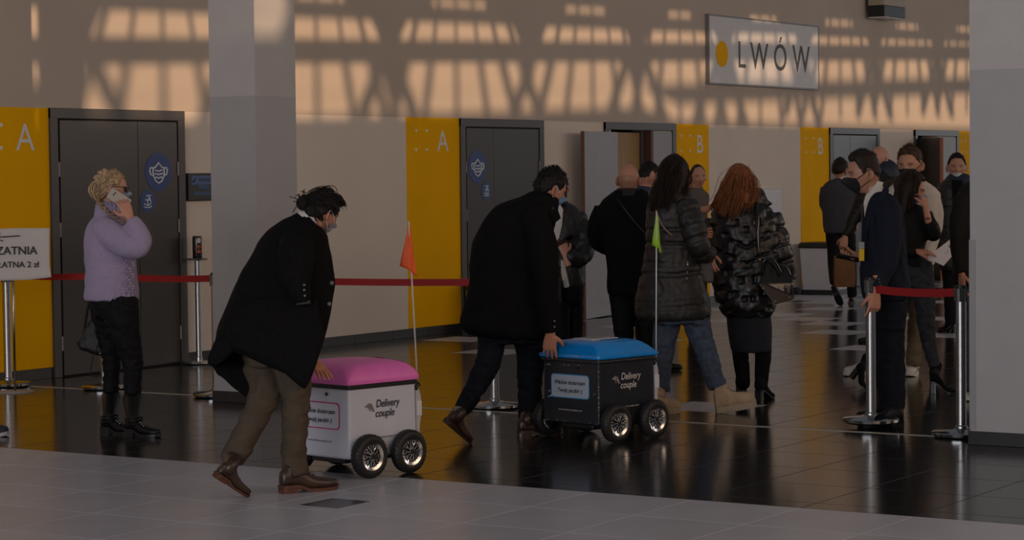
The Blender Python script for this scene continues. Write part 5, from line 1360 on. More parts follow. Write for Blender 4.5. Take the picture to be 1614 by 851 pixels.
# ------------------------------------------------------------------ woman in the short puffer behind the bending man
p = Person('person in a short dark puffer jacket looking at a phone behind the bending man', 18.0, 900, 604, SK_FAIR, lowres=True)
p.head(878, 297, 46, -160, 18).neck((878, 326, 0), y=-.02)
t = p.torso([(318,864,893,.075,.01),(328,858,908,.11,.01),(342,855,918,.135,.01),(375,854,921,.145,.0),(420,855,921,.15,0),(446,858,921,.145,0),(453,862,918,.13,0)], inner=.7)
sl = p.limb([(908,338,.0,13),(918,362,-.03,14),(923,392,-.08,14),(914,408,-.15,12),(900,404,-.20,10),(893,402,-.22,8.5)], inner=.5)
sl2 = p.limb([(860,340,.0,13),(856,370,-.04,13),(858,395,-.1,12),(872,402,-.18,9)], inner=.5)
pj = p.garment('puffer_jacket', C_PUFF, [t, sl, sl2], folds=(.002, 20, 1), quilt=(.075, .010, 0), smooth=1)
b = MB(); r_, _ = flap(p, [(872,322),(880,318),(888,330),(886,356),(881,378),(872,380)], -.155, .03); b.loft(r_); r_, _ = flap(p, [(884,408),(890,412),(898,452),(889,455),(884,430)], -.155, .03); b.loft(r_); V, F = remesh(b.verts(), b.f, .008); V = smooth_v(V, F, 2); b = MB(); b.add(V, F); p.part(b, 'white_shirt', C_WSHIRT)
L1 = p.limb([(884,448,-.04,15),(886,500,-.05,12.5),(887,545,-.05,10.5),(887,592,-.05,9)], inner=.65); L2 = p.limb([(905,448,.04,15),(907,500,.05,12.5),(908,545,.05,10.5),(908,586,.05,9)], inner=.65)
p.garment('trousers', C_BLKDEN, [p.torso([(438,868,918,.12,0),(462,868,920,.12,0),(478,874,916,.10,0)], inner=None), L1, L2], folds=(.004, 16, 1.5))
for hx, tx, dz in ((887, 880, -.05), (908, 901, .05)): y0 = project([*p.J(hx, 600, dz)[:2], 0])[1]; p.shoe(*p.step(hx, y0, 200, .26, dz), 'sneaker', ankle=(hx, y0-14, dz, 8), m=C_BLKSH, sole_m=M_BLACK)
p.hand((891, 401, -.22), (884, 374, -.21), (-.2, .95, .2), -1, (.5, .6, .7, .75), .4, .15, .8, size=.95)
b = MB()
b.tube(spline([p.J(886, 286, -.02), p.J(889, 305, -.06), p.J(889, 326, -.08)], 4), .022, 8); p.part(b, 'long_hair', H_BLK)
p.hair_shell(H_BLK, hl_short(.66, .2, -.7, -.1), lambda ph, z: .016, noise=(.003, 26))
p.mask(K_BLUE, K_WHITE)
p.finish()
slab('phone', M_PHONEB, p.J(890, 379, -.25), HR*.9+UZ*.55, UZ*.5-HD*.8, .145, .07, .008, 'black phone in the hands of the short puffer jacket wearer', 'phone')
C_ = p.J(877.5, 459, -.22); pc = thing('phone_pouch', 'black pouch hanging on a yellow strap beside the bending man', 'pouch', tuple(C_))
b = MB(); b.box(tuple(-HR*0+np.array([-.037, -.012, -.092])), (.037, .012, .092), Matrix.Rotation(YAW-math.pi/2, 4, 'Z'), bev=.005); b.build('body', C_LEATH, pc)
b = MB(); b.box((-.037, -.016, .03), (.037, -.010, .085), Matrix.Rotation(YAW-math.pi/2, 4, 'Z'), bev=.002); b.build('flap', C_LEATH, pc)
b = MB(); b.box((-.030, -.006, .11), (.012, .006, .20), Matrix.Rotation(YAW-math.pi/2, 4, 'Z'), bev=.003); b.build('yellow_strap', M_YEL, pc)
b = MB(); b.tube([(0, 0, .09), (-.004, 0, .115)], .004, 6); b.ellipsoid((0, 0, 0)-HD*.018+UZ*.045, np.eye(3)*.007, 8, 6); b.build('clasp', M_STEEL, pc)

# ------------------------------------------------------------------ bald man in the black coat
p = Person('person with a bald head and black coat seen from behind', 17.5, 1000, 612, SK_MID, lowres=True)
p.head(991, 284, 51, 12, 5, 0, 0, wide=.99).neck((991, 306, 0), r0=.06, r1=.068)
t = p.torso([(299,972,1014,.085,0),(307,960,1026,.12,0),(318,948,1040,.145,0),(338,942,1046,.16,0),(372,948,1042,.165,0),(420,957,1040,.17,0),(458,957,1041,.17,0),(465,962,1038,.16,0)], inner=.7)
sl = p.limb([(952,330,0,16),(941,356,.02,15),(944,382,.09,14),(960,392,.22,11)], inner=.5); sl2 = p.limb([(1036,330,0,16),(1046,360,.02,14),(1044,385,.10,12),(1030,392,.22,10)], inner=.5)
ct = p.garment('overcoat', C_BLKWOOL, [t, sl, sl2], folds=(.005, 9, .5))
b = MB(); c_ = p.limb([(992,297,0,19,18),(992,302,0,22,22),(992,309,0,27,27)], n=24); b.loft(c_[0]); p.part(b, 'coat_collar', mat('dark_grey_wool', (.014, .013, .014), .9, var=.2), ct)
b = MB(); b.tube(spline([p.J(972, 312, -.13), p.J(985, 330, -.175), p.J(1002, 352, -.185), p.J(1024, 375, -.185)], 4), .011, 6); p.part(b, 'bag_strap', C_LEATH, ct)
L1 = p.limb([(978,455,0,20),(983,520,0,16),(985,560,0,14),(986,602,0,13)], inner=.65); L2 = p.limb([(1016,455,0,20),(1020,520,0,15),(1022,560,0,13),(1023,600,0,12)], inner=.65)
p.garment('trousers', C_BLKDEN, [L1, L2], folds=(.004, 14, 1.4))
for hx in (984, 1024): y0 = project([*p.J(hx, 600, 0)[:2], 0])[1]; p.shoe(*p.step(hx, y0, 10, .29, -.06), 'dress', m=C_BLKSH)
p.head_geo[2][:] *= np.where(((p.head_geo[0]-p.hc) @ p.hM/p.hk**2)[:, 2:3] < .028, np.where(((p.head_geo[0]-p.hc) @ p.hM/p.hk**2)[:, 1:2] < .03, .72, 1.0), 1.0)
p.finish()

# ------------------------------------------------------------------ man in blue behind, side face
p = Person('person in a dark blue jacket with cropped black hair, in profile at the wooden panel', 19.0, 1020, 585, SK_MID, lowres=True)
p.head(1023, 279, 44, 72, 4, wide=1.08).neck((1017, 302, 0), r0=.06)
t = p.torso([(299,1004,1034,.085,0),(308,994,1042,.13,0),(330,990,1046,.15,0),(390,992,1044,.16,0),(440,994,1042,.15,0)], inner=.7)
pj = p.garment('jacket', mat('navy_jacket', (.012, .03, .07), .6, var=.15), [t, p.limb([(1000,318,-.1,12),(998,360,-.14,11),(1004,410,-.12,9)], inner=.5)], folds=(.004, 12, .6))
b = MB(); c_ = p.limb([(1016,294,0,15,17),(1015,303,0,19,21)], n=20); b.loft(c_[0]); p.part(b, 'collar', MATS['navy_jacket'], pj)
L1 = p.limb([(1010,430,0,16),(1012,500,0,12),(1012,572,0,9)], inner=.65); L2 = p.limb([(1026,430,.1,16),(1030,500,.1,12),(1030,572,.1,9)], inner=.65)
p.garment('trousers', C_BLKDEN, [L1, L2], folds=(.004, 14, 1.4))
for hx, dz in ((1010, 0), (1028, .1)): y0 = project([*p.J(hx, 580, dz)[:2], 0])[1]; p.shoe(*p.step(hx-5, y0, 80, .28, dz), 'dress', m=C_BLKSH)
p.hair_shell(H_BLK, hl_short(.62, .42, -.2, .25), lambda ph, z: .001+.016*max(0, z-.2), noise=(.002, 34), spikes=120, spike=(.012, .0016))
p.finish()

# ------------------------------------------------------------------ woman in the long quilted coat
p = Person('person with long dark hair in a long quilted coat, jeans and beige boots, walking', 15.84, 1090, 648, SK_MID)
p.head(1063, 277, 57, 42, 6).neck((1060, 310, 0), r0=.048)
t = p.torso([(303,1038,1084,.10,0),(312,1028,1090,.13,0),(330,1022,1096,.155,0),(365,1020,1098,.17,0),(400,1018,1098,.175,0),(435,1011,1105,.185,0),(468,1004,1115,.20,0),(492,1003,1119,.20,0),(501,1008,1114,.19,0)], inner=.7)
sl = p.limb([(1078,322,-.08,20),(1090,352,-.15,19),(1100,384,-.18,16.5),(1108,398,-.12,14),(1115,400,-.02,12),(1117,398,.05,10)], inner=.5)
sl2 = p.limb([(1040,322,.10,18),(1060,360,.22,15),(1085,385,.26,12),(1102,380,.26,9)], inner=.5)
pc = p.garment('quilted_coat', C_PUFF, [t, sl, sl2], voxel=.008, folds=(.0015, 22, 1), quilt=(.088, .013, 0, .15), smooth=1, post=0)
b = MB(); c_ = p.limb([(1066,300,.0,24,26),(1060,308,.0,32,32),(1054,320,.02,37,36)], n=26); b.loft(c_[0]); V, F = remesh(b.verts(), b.f, .009); V = garment_disp(smooth_v(V, F, 2), F, (.007, 16, 1), seed=3); b = MB(); b.add(V, F); p.part(b, 'hood', C_PUFF, pc)
b = MB(); b.tube(spline([p.J(1081, 424, -.165), p.J(1084, 410, -.17), p.J(1083, 436, -.172)], 3), .004, 6); b.ellipsoid(p.J(1082, 439, -.178), np.eye(3)*.010, 8, 6); b.ellipsoid(p.J(1082.5, 431, -.175), np.eye(3)*.007, 8, 6); p.part(b, 'zip_pull', M_STEEL, pc)
b = MB(); b.tube(spline([p.J(1034, 330, -.13), p.J(1038, 342, -.165), p.J(1046, 358, -.185), p.J(1060, 372, -.195)], 4), .0085, 6); p.part(b, 'bag_strap', mat('pink_strap', S(120, 96, 92), .6), pc)
L1 = p.limb([(1096,488,.0,23),(1101,520,.0,20),(1110,548,.0,17.5),(1121,580,-.01,15.5),(1131,612,-.02,15)], inner=.65)
L2 = p.limb([(1052,488,.05,24),(1050,520,.05,20),(1046,548,.05,17.5),(1043,585,.05,15),(1041,615,.05,14.5)], inner=.65)
p.garment('jeans', C_DENIM, [p.torso([(478,1030,1118,.16,0),(495,1031,1119,.16,0),(510,1036,1115,.14,0)], inner=None), L1, L2], folds=(.009, 15, 1.8))
b = MB(); rg = np.random.default_rng(2)
for cx_, cy_, dz in ((1131, 612, -.02), (1041, 615, .05)):
    for i in range(26):
        a = 2*math.pi*i/26; q0 = p.J(cx_+14.5*math.cos(a), cy_, dz+.063*math.sin(a)); b.tube([q0, q0-UZ*rg.uniform(.008, .02)+HR*rg.normal(0, .003)], .0016, 4)
p.part(b, 'frayed_hem', C_DENIM)
p.shoe(fl(p, 1129.5, 651), (1192, 640, fl(p, 1129.5, 651)[2]+.02), 'chunky', up=(.12, 0, 1), ankle=(1138, 612, -.02, 12.5), m=C_BEIGE, sole_m=C_BSOLE)
p.shoe(fl(p, 1014, 652), fl(p, 1072, 651), 'chunky', ankle=(1040, 616, .05, 12), m=C_BEIGE, sole_m=C_BSOLE)
p.hand((1116, 401, .04), (1120, 416, .0), (.3, .9, 0), 1, (.5, .6, .7, .8), .4, .1, size=.95)
p.hand((1100, 380, .24), (1112, 370, .20), (.2, .8, -.4), 1, (.6, .8, .9, 1.0), .4, .1, size=.95)
p.hair_shell(H_DBR, hl_short(.62, .1, -.75, -.3), lambda ph, z: .020+.006*(ph > 1.5), noise=(.003, 22), strandz=.1)
hv = MB(); rows = p.torso([(252,1052,1072,.05,-.0),(262,1043,1083,.085,-.01),(280,1038,1086,.10,-.02),(298,1032,1083,.105,-.03),(314,1026,1074,.10,-.05),(326,1023,1058,.07,-.08),(332,1024,1044,.04,-.09)], inner=None); hv.loft(rows[0])
V, F = remesh(hv.verts(), hv.f, .007); V = smooth_v(V, F, 1); N_ = normals(V, F); V = V+N_*(.006*vnoise(V*np.array([38, 38, 5]), 3)+.003*vnoise(V*np.array([80, 80, 9]), 4))[:, None]; hv = MB(); hv.add(V, F); lh = p.part(hv, 'long_hair', H_DBR)
p.strands(H_DBR, [([p.J(1062, 251, -.05), p.J(1046, 270, -.11), p.J(1038, 295, -.14), p.J(1030, 326, -.15)], .002, .017, 130), ([p.J(1066, 252, -.05), p.J(1064, 275, -.12), p.J(1056, 300, -.145), p.J(1046, 328, -.15)], .002, .020, 130), ([p.J(1070, 253, -.03), p.J(1082, 275, -.05), p.J(1080, 300, -.09), p.J(1070, 318, -.12)], .002, .013, 90)], parent=lh)
p.finish()
C_ = p.J(1114, 425, .02); hb = thing('shoulder_bag', 'small taupe shoulder bag held in front of the quilted coat', 'bag', tuple(C_))
RM = Matrix.Rotation(YAW-math.pi/2, 4, 'Z')
b = MB(); b.box((-.075, -.035, -.09), (.045, .035, .085), RM, bev=.012); b.build('body', mat('taupe_leather', S(70, 62, 58), .5, var=.1), hb)
b = MB(); b.tube(spline([tuple(RM @ Vector(q)) for q in ((-.07, -.03, .08), (-.09, -.03, .12), (-.085, -.03, .16), (-.04, -.03, .18))], 4), .006, 6); b.build('chain', M_STEEL, hb)

# ------------------------------------------------------------------ man with cropped hair at the yellow panel
p = Person('person with cropped hair and taupe shirt facing the camera before the yellow panel', 22.5, 1096, 537, SK_MID, lowres=True)
p.head(1100, 278.5, 38, 168, 4, 3).neck((1097, 298, 0), r0=.058)
t = p.torso([(296,1088,1106,.075,0),(303,1080,1114,.11,0),(318,1078,1116,.125,0),(350,1079,1114,.13,0),(385,1080,1113,.13,0)], inner=.72)
sl = p.limb([(1110,308,-.02,8.5),(1108,322,-.10,8),(1100,331,-.16,7)], inner=.5); sl2 = p.limb([(1083,308,0,8),(1079,335,.0,7.5),(1080,350,0,7)], inner=.5)
ts = p.garment('shirt', C_TEE, [t, sl, sl2], folds=(.005, 14, .7)); b = MB(); c_ = p.limb([(1097,293,0,9,9),(1097,299,0,12,12)], n=20); b.loft(c_[0]); p.part(b, 'collar', C_TEE, ts)
p.inner.tube([p.J(1099, 331, -.16), p.J(1110, 331, -.20), p.J(1122, 326, -.24)], [.042, .038, .029], 12); p.inner.tube([p.J(1080, 348, 0), p.J(1083, 375, -.05)], [.038, .028], 10)
p.garment('trousers', C_BLKDEN, [p.torso([(378,1081,1112,.11,0),(395,1082,1112,.11,0)], inner=None), p.limb([(1089,390,0,10),(1090,450,0,8.5),(1090,528,0,7)], inner=.65), p.limb([(1105,390,0,10),(1106,450,0,8.5),(1106,528,0,7)], inner=.65)], folds=(.004, 14, 1.4))
for hx in (1090, 1106): y0 = project([*p.J(hx, 530, 0)[:2], 0])[1]; p.shoe(*p.step(hx, y0, 172, .28, .06), 'dress', m=C_BLKSH)
p.hand((1122, 326, -.24), (1135, 321, -.27), (.1, .3, -.95), -1, (.2, .25, .3, .35), .2, .1)
p.hand((1083, 375, -.05), (1084, 392, -.06), (.6, 0, 0), 1, (.4, .4, .5, .5))
p.hair_shell(H_DBR, hl_short(.80, .2, -.42, .1), lambda ph, z: .0015+.003*max(0, z), noise=(.001, 50))
p.finish(voxel=.012)

# ------------------------------------------------------------------ auburn-haired woman in the glossy jacket
p = Person('person with auburn hair in a glossy black puffer and navy skirt', 16.7, 1180, 628, SK_FAIR)
p.head(1165, 290, 54, -8, 8).neck((1167, 318, 0), r0=.048)
t = p.torso([(316,1146,1196,.10,0),(326,1132,1208,.145,0),(342,1122,1222,.175,0),(375,1117,1228,.19,0),(415,1120,1228,.20,0),(455,1127,1224,.205,0),(482,1134,1220,.20,0),(497,1146,1212,.18,0)], inner=.68)
sl = p.limb([(1210,340,0,19),(1223,375,-.03,18),(1234,410,-.04,15.5),(1242,440,-.03,12)], inner=.45)
sl2 = p.limb([(1128,345,.02,16),(1119,378,.03,14),(1119,405,.10,12),(1130,425,.20,10)], inner=.45)
gj = p.garment('puffer_jacket', C_GLOSS, [t, sl, sl2], voxel=.0075, folds=(.0012, 30, .6), quilt=(.115, .018, .50, .05, .08), smooth=1, post=1)
b = MB(); c_ = p.limb([(1176,306,-.02,24,22),(1178,313,-.01,31,26),(1176,324,.0,36,32)], n=26); b.loft(c_[0]); r_, _ = flap(p, [(1190,303),(1203,307),(1218,322),(1205,326),(1190,318)], -.06, .05); b.loft(r_); V, F = remesh(b.verts(), b.f, .008); V = garment_disp(smooth_v(V, F, 3), F, (.005, 18, 1), seed=8); b = MB(); b.add(V, F); p.part(b, 'raised_collar', C_GLOSS, gj)
p.garment('skirt', C_SKIRT, [p.torso([(470,1148,1210,.15,0),(490,1146,1213,.165,0),(515,1147,1216,.17,0),(538,1150,1216,.165,0),(549,1152,1215,.16,0),(554,1154,1213,.15,0)], inner=.6)], folds=(.003, 8, .3))
for hx, hy, tx, ty, sh in ((1166, 628, 1178, 622, [(1172,606,.02,10),(1170,585,.02,11.5),(1167,558,.02,13),(1168,540,.02,13.5)]), (1194, 632, 1219, 627, [(1200,606,-.02,10),(1201,585,-.02,11.5),(1203,558,-.02,13),(1202,540,-.02,13.5)])):
    a_ = fl(p, hx, hy); z_ = fl(p, tx, ty)
    if hx < 1180: z_ = (tx, a_[1]-6, a_[2]+.19); z_ = fl(p, 1171, 621.5)
    q0 = np.array(p.J(*a_)); q1 = np.array(p.J(*z_)); d_ = q1-q0; d_ /= np.linalg.norm(d_); q1 = q0+d_*.245; px_, py_ = project(q1)
    p.heel_boot(a_, (px_, py_, depth_of(q1)-p.D), sh, C_SUEDE, .065)
    p.inner.tube([p.J(*s_[:3]) for s_ in sh], [.035, .04, .045, .05], 10)
p.hand((1243, 444, -.03), (1248, 466, -.03), (-.9, 0, 0), -1, (.7, .8, .9, .9), .3)
p.hair_shell(H_AUB, hl_short(.62, .1, -.75, -.3), lambda ph, z: .020+.006*(ph > 1.5), noise=(.003, 22))
hv = MB(); rows = p.torso([(266,1153,1178,.05,0),(276,1143,1186,.085,-.01),(292,1135,1190,.105,-.02),(310,1128,1190,.11,-.04),(325,1124,1182,.10,-.06),(336,1130,1172,.07,-.08),(342,1140,1162,.04,-.09)], inner=None); hv.loft(rows[0])
V, F = remesh(hv.verts(), hv.f, .007); V = smooth_v(V, F, 1); N_ = normals(V, F); V = V+N_*(.006*vnoise(V*np.array([36, 36, 5]), 5)+.003*vnoise(V*np.array([80, 80, 9]), 6))[:, None]; hv = MB(); hv.add(V, F); lh = p.part(hv, 'long_hair', H_AUB)
p.strands(H_AUB, [([p.J(1166, 267, -.05), p.J(1150, 285, -.11), p.J(1140, 310, -.14), p.J(1128, 328, -.12)], .002, .018, 110), ([p.J(1170, 268, -.05), p.J(1168, 290, -.125), p.J(1160, 315, -.16), p.J(1152, 342, -.16)], .002, .022, 130), ([p.J(1172, 268, -.04), p.J(1186, 288, -.08), p.J(1188, 310, -.12), p.J(1178, 332, -.15)], .002, .017, 90), ([p.J(1155, 285, -.08), p.J(1138, 300, -.08), p.J(1126, 322, -.06), p.J(1121, 326, -.05)], .003, .010, 30)], parent=lh)
p.finish()
C_ = p.J(1222, 440, -.18); hb = thing('handbag', 'glossy black structured handbag hanging at the auburn-haired woman', 'bag', tuple(C_))
def lp(x, y, dz): return p.J(x, y, dz)-np.array(C_)
def quadring(pts): return [lp(*q) for q in pts]
M_BAG = mat('patent_black_leather', (.010, .009, .009), .15, var=.15, coat=.4); M_BAGB = mat('brown_bag_base', (.028, .019, .014), .5, var=.15)
b = MB(); top = [(1206,404,-.10),(1232,414,-.10),(1236,418,-.22),(1210,408,-.22)]; mid = [(1200,430,-.06),(1248,434,-.06),(1250,446,-.26),(1198,446,-.26)]; bot = [(1200,448,-.08),(1248,448,-.08),(1251,470,-.26),(1220,478,-.28)]
def dens(r): 
    r = [np.array(q) for q in r]; o = []
    for i in range(4):
        for j in range(4): o.append(r[i]+(r[(i+1) % 4]-r[i])*j/4)
    return o
b.loft([dens(quadring(top)), dens(quadring(mid)), dens(quadring(bot))]); V, F = remesh(b.verts(), b.f, .007); V = smooth_v(V, F, 3); b = MB(); b.add(V, F); b.build('body', M_BAG, hb, smooth=True)
b = MB(); q_ = [lp(1197,449,-.285), lp(1222,480,-.30), lp(1252,471,-.275), lp(1246,448,-.16)]; q2 = [v+UZ*.012-HD*.0 for v in q_]; b.loft([q_, q2]); b.build('base_panel', M_BAGB, hb)
b = MB()
for x, y, z in ((1203, 455, -.29), (1222, 475, -.305), (1244, 469, -.285)): b.ellipsoid(lp(x, y, z), np.eye(3)*.008, 8, 6)
b.ellipsoid(lp(1197, 409, -.23), np.eye(3)*.010, 8, 6); b.tube([lp(1196, 398, -.21), lp(1198, 412, -.24)], .006, 6); b.build('metal_studs', mat('brass', (.55, .40, .2), .3, 1.0), hb)
b = MB(); b.tube(spline([lp(1193, 320, -.16), lp(1194, 345, -.225), lp(1195, 375, -.24), lp(1197, 405, -.24)], 4), .012, 8); b.tube(spline([lp(1193, 320, -.16), lp(1198, 324, -.05), lp(1212, 350, .2), lp(1222, 405, .12)], 4), .010, 8)
b.tube(spline([lp(1200, 432, -.265), lp(1204, 412, -.29), lp(1218, 408, -.29), lp(1232, 432, -.275)], 5), .010, 8); b.tube(spline([lp(1222, 420, -.2), lp(1236, 418, -.2), lp(1246, 432, -.2), lp(1249, 446, -.22)], 5), .010, 8); b.build('straps', M_BAG, hb, smooth=True)

# ------------------------------------------------------------------ man in the grey blazer walking away
p = Person('person in a grey blazer walking away past the white bin', 28.2, 1325, 480, SK_MID, lowres=True)
p.head(1324, 268, 33, 35, 4).neck((1325, 283, 0))
t = p.torso([(281,1316,1336,.08,0),(288,1302,1346,.12,0),(300,1297,1349,.15,0),(330,1297,1348,.155,0),(355,1298,1348,.16,0),(367,1299,1347,.15,0)], inner=.7)
sl = p.limb([(1302,296,0,8.5),(1299,318,.05,8),(1304,335,.16,7)], inner=.5); sl2 = p.limb([(1345,296,0,9),(1350,322,.0,8.5),(1350,350,-.02,7)], inner=.5)
ct = p.garment('blazer', C_GREY, [t, sl, sl2], folds=(.008, 9, .5)); b = MB(); c_ = p.limb([(1326,278,0,8.5,9),(1326,283,0,10.5,11)], n=18); b.loft(c_[0]); p.part(b, 'shirt_collar', C_WSHIRT)
L1 = p.limb([(1313,362,0,12.5),(1314,395,0,10.5),(1313,420,-.05,8),(1314,446,-.25,6.5)], inner=.65); L2 = p.limb([(1336,362,0,12.5),(1339,400,.05,10.5),(1342,430,.12,8.5),(1343,468,.16,7.5)], inner=.65)
p.garment('trousers', C_BLKDEN, [L1, L2], folds=(.004, 14, 1.4))
tz_ = fl(p, 1327, 484)[2]; p.shoe((1313, 452, -.30), (1326, 482, -.22), 'dress', up=(.35, .9, .2), m=C_BROWN, sole_m=M_BLACK)
y0 = project([*p.J(1343, 470, .16)[:2], 0])[1]; p.shoe(*p.step(1342, y0, 10, .28, .12), 'dress', m=C_BROWN)
p.hand((1350, 350, -.02), (1350, 371, -.02), (-.9, 0, 0), 1)
b = MB(); b.ellipsoid(p.hp(.088, -.005, -.01), np.eye(3)*.010, 8, 6); p.part(b, 'earbud', C_WSHIRT)
p.hair_shell(H_DBR, hl_short(.60, .2, -.50, .0), lambda ph, z: .010+.014*max(0, z), noise=(.003, 30), spikes=120, spike=(.016, .0022))
p.mask(K_BLUE, K_WHITE)
p.finish()

# ------------------------------------------------------------------ bald man with white mask carrying the paper bag
p = Person('person with bald head and white mask, in a dark jacket, carrying a paper bag', 22.0, 1385, 541, SK_FAIR, lowres=True)
p.head(1386, 250, 39, -118, 4, wide=1.05).neck((1391, 270, 0), r0=.06)
t = p.torso([(267,1380,1408,.09,0),(276,1368,1416,.13,0),(292,1362,1420,.15,0),(330,1362,1420,.165,0),(380,1364,1418,.165,0),(418,1366,1416,.15,0)], inner=.7)
sl = p.limb([(1368,290,-.05,12.5),(1358,318,-.09,12),(1345,345,-.12,9.5),(1333,372,-.14,7)], inner=.5); sl2 = p.limb([(1415,292,.1,11),(1420,330,.1,10),(1416,380,.0,8)], inner=.5)
lj = p.garment('jacket', C_LEATH, [t, sl, sl2], folds=(.009, 16, 1.2)); b = MB(); c_ = p.limb([(1392,258,.02,13,14),(1397,268,.0,19,20),(1400,282,0,22,22)], n=24); b.loft(c_[0]); p.part(b, 'hood_collar', C_BLUEJ, lj)
p.garment('trousers', C_BLKDEN, [p.limb([(1380,410,0,14),(1382,470,0,10),(1382,530,0,8.5)], inner=.65), p.limb([(1402,410,0,14),(1404,470,0,10),(1404,530,0,8.5)], inner=.65)], folds=(.004, 14, 1.4))
for hx in (1382, 1404): y0 = project([*p.J(hx, 535, 0)[:2], 0])[1]; p.shoe(*p.step(hx+8, y0, -120, .28, .0), 'dress', m=C_BLKSH)
p.hand((1332, 374, -.14), (1327, 397, -.15), (.3, .9, .1), -1, (.8, .9, 1.0, 1.0), .6, .06)
p.mask(K_WHITE, K_WHITE, pleats=3)
p.finish()
C_ = p.J(1331, 452, -.15); pb = thing('paper_bag', 'brown paper carrier bag held by the bald masked man', 'bag', tuple(C_))
M_KRAFT = mat('kraft_paper', S(120, 84, 50), .8, var=.15, vscale=9, bump=.3, bscale=14)
b = MB(); k = 1/p.s
def rect(z, w, d, tx=0): return [np.array(q) for q in (HR*(-w+tx)+HD*-d+UZ*z, HR*(w+tx)+HD*-d+UZ*z, HR*(w*1.02+tx)+UZ*z, HR*(w+tx)+HD*d+UZ*z, HR*(-w+tx)+HD*d+UZ*z, HR*(-w*1.02+tx)+UZ*z)]
b.loft([rect(0.0, .088, .05, -.002), rect(.02, .095, .055), rect(.10, .098, .06), rect(.20, .096, .055), rect(.292, .094, .05)]); b.build('body', M_KRAFT, pb)
b = MB()
for dd in (-.05, .05): b.tube(spline([HR*-.035+HD*dd+UZ*.285, HR*-.025+HD*dd*.5+UZ*.345, HR*.0+UZ*.36, HR*.03+HD*dd*.5+UZ*.345, HR*.04+HD*dd+UZ*.285], 4), .006, 6)
b.build('handles', M_KRAFT, pb)

# ------------------------------------------------------------------ suited man with the black mask
p = Person('person in a navy suit and black mask, side view, moving the barrier post', 15.05, 1402, 668, SK_MID)
p.head(1362, 273, 64, -97, 8, 0, 0, brow=(.02, .012, .01)).neck((1380, 306, 0), r0=.05, r1=.055, y=-.03)
t = p.torso([(303,1372,1398,.075,0),(311,1367,1408,.11,0),(322,1364,1416,.145,0),(340,1361,1421,.165,0),(370,1360,1425,.175,0),(405,1359,1427,.17,0),(440,1358,1431,.18,0),(464,1361,1433,.18,0),(473,1366,1430,.17,0)], inner=.7)
sl = p.limb([(1399,330,-.13,20),(1402,360,-.19,20),(1400,392,-.23,18.5),(1392,425,-.29,16),(1383,450,-.34,13.5),(1381,458,-.36,13)], inner=.5)
sl2 = p.limb([(1380,330,.14,19),(1378,365,.18,17),(1372,395,.12,13),(1362,403,.0,10)], inner=.5)
ct = p.garment('suit_jacket', C_NAVY, [t, sl, sl2], voxel=.008, folds=(.011, 10, .6))
b = MB(); c_ = p.limb([(1376,293,0,12.5,15),(1380,302,0,14.5,18),(1381,311,0,17,21)], n=24); b.loft(c_[0]); r_, _ = flap(p, [(1383,285),(1393,287),(1388,300),(1374,318),(1366,336),(1363,345),(1361,320),(1364,308),(1372,300)], -.062, .02); b.loft(r_); V, F = remesh(b.verts(), b.f, .006); V = smooth_v(V, F, 3); b = MB(); b.add(V, F); p.part(b, 'shirt_and_collar', C_WSHIRT)
b = MB(); r_, _ = flap(p, [(1394,291),(1402,300),(1396,314),(1382,332),(1370,358),(1364,384),(1362,368),(1366,345),(1376,325),(1387,308)], -.115, .018); b.loft(r_); V, F = remesh(b.verts(), b.f, .006); V = smooth_v(V, F, 2); b = MB(); b.add(V, F); p.part(b, 'lapel', C_NAVY, ct)
p.buttons([(1385, 440, -.39), (1386.5, 445, -.395), (1388, 450, -.40), (1389, 455, -.41)], MATS['horn_button'], ct, .006)
L1 = p.limb([(1402,465,-.05,27),(1402,505,-.06,25),(1402,545,-.06,22.5),(1405,590,-.06,22),(1405,648,-.06,20)], inner=.6); L2 = p.limb([(1398,465,.07,26),(1398,520,.08,24),(1400,560,.08,21),(1402,600,.08,20),(1402,640,.08,19)], inner=.6)
p.garment('trousers', C_NTROU, [p.torso([(455,1372,1428,.15,0),(475,1372,1429,.15,0),(490,1376,1426,.13,0)], inner=None), L1, L2], folds=(.009, 10, 1.2))
p.shoe(*p.step(1424, 670, -88), 'dress', m=C_BLKSH); p.shoe(*p.step(1420, 661, -86), 'dress', m=C_BLKSH)
p.hand((1380, 461, -.37), (1376, 504, -.40), (-.35, .94, .0), -1, (.35, .75, .85, .95), .5, .12, .5, size=1.08)
p.hand((1360, 404, -.02), (1334, 406, -.06), (0, -.25, 1), 1, (.35, .45, .5, .5), .5, .10, .7)
p.hair_shell(H_DBR, hl_short(.68, .12, -.40, -.05), lambda ph, z: .0015+.022*smst(np.array([(z-.35)/.45]))[0]*(1.2-.35*ph/3.14), noise=(.0012, 26), spikes=160, spike=(.012, .0016))
p.mask(K_BLK, K_BLK, bulge=.012, peak=.012, z0=-.006, z1=-.112)
p.finish()
slab('phone', M_PHONEB, p.J(1337, 406.5, -.07), HR*-1+UZ*.22, HD*-1+UZ*.35, .150, .074, .009, 'black phone in the far hand of the navy suit man', 'phone')
C_ = p.J(1358, 396, -.16); bd = thing('badge', 'yellow badge in a clear holder at the navy suit front', 'badge', tuple(C_))
b = MB(); b.box((-.017, -.002, -.062), (.017, .002, .015), RM, bev=.001); b.build('yellow_card', mat('badge_yellow', S(225, 180, 10), .5), bd)
b = MB(); b.box((-.018, -.0026, .016), (.018, .0026, .06), RM, bev=.001); b.build('clear_holder', mat('holder_film', (.35, .33, .3), .2), bd); b = MB(); b.tube([(0, 0, .06), (.006, 0, .16), (.03, .01, .30)], .004, 6); b.build('lanyard', M_BLACK, bd)

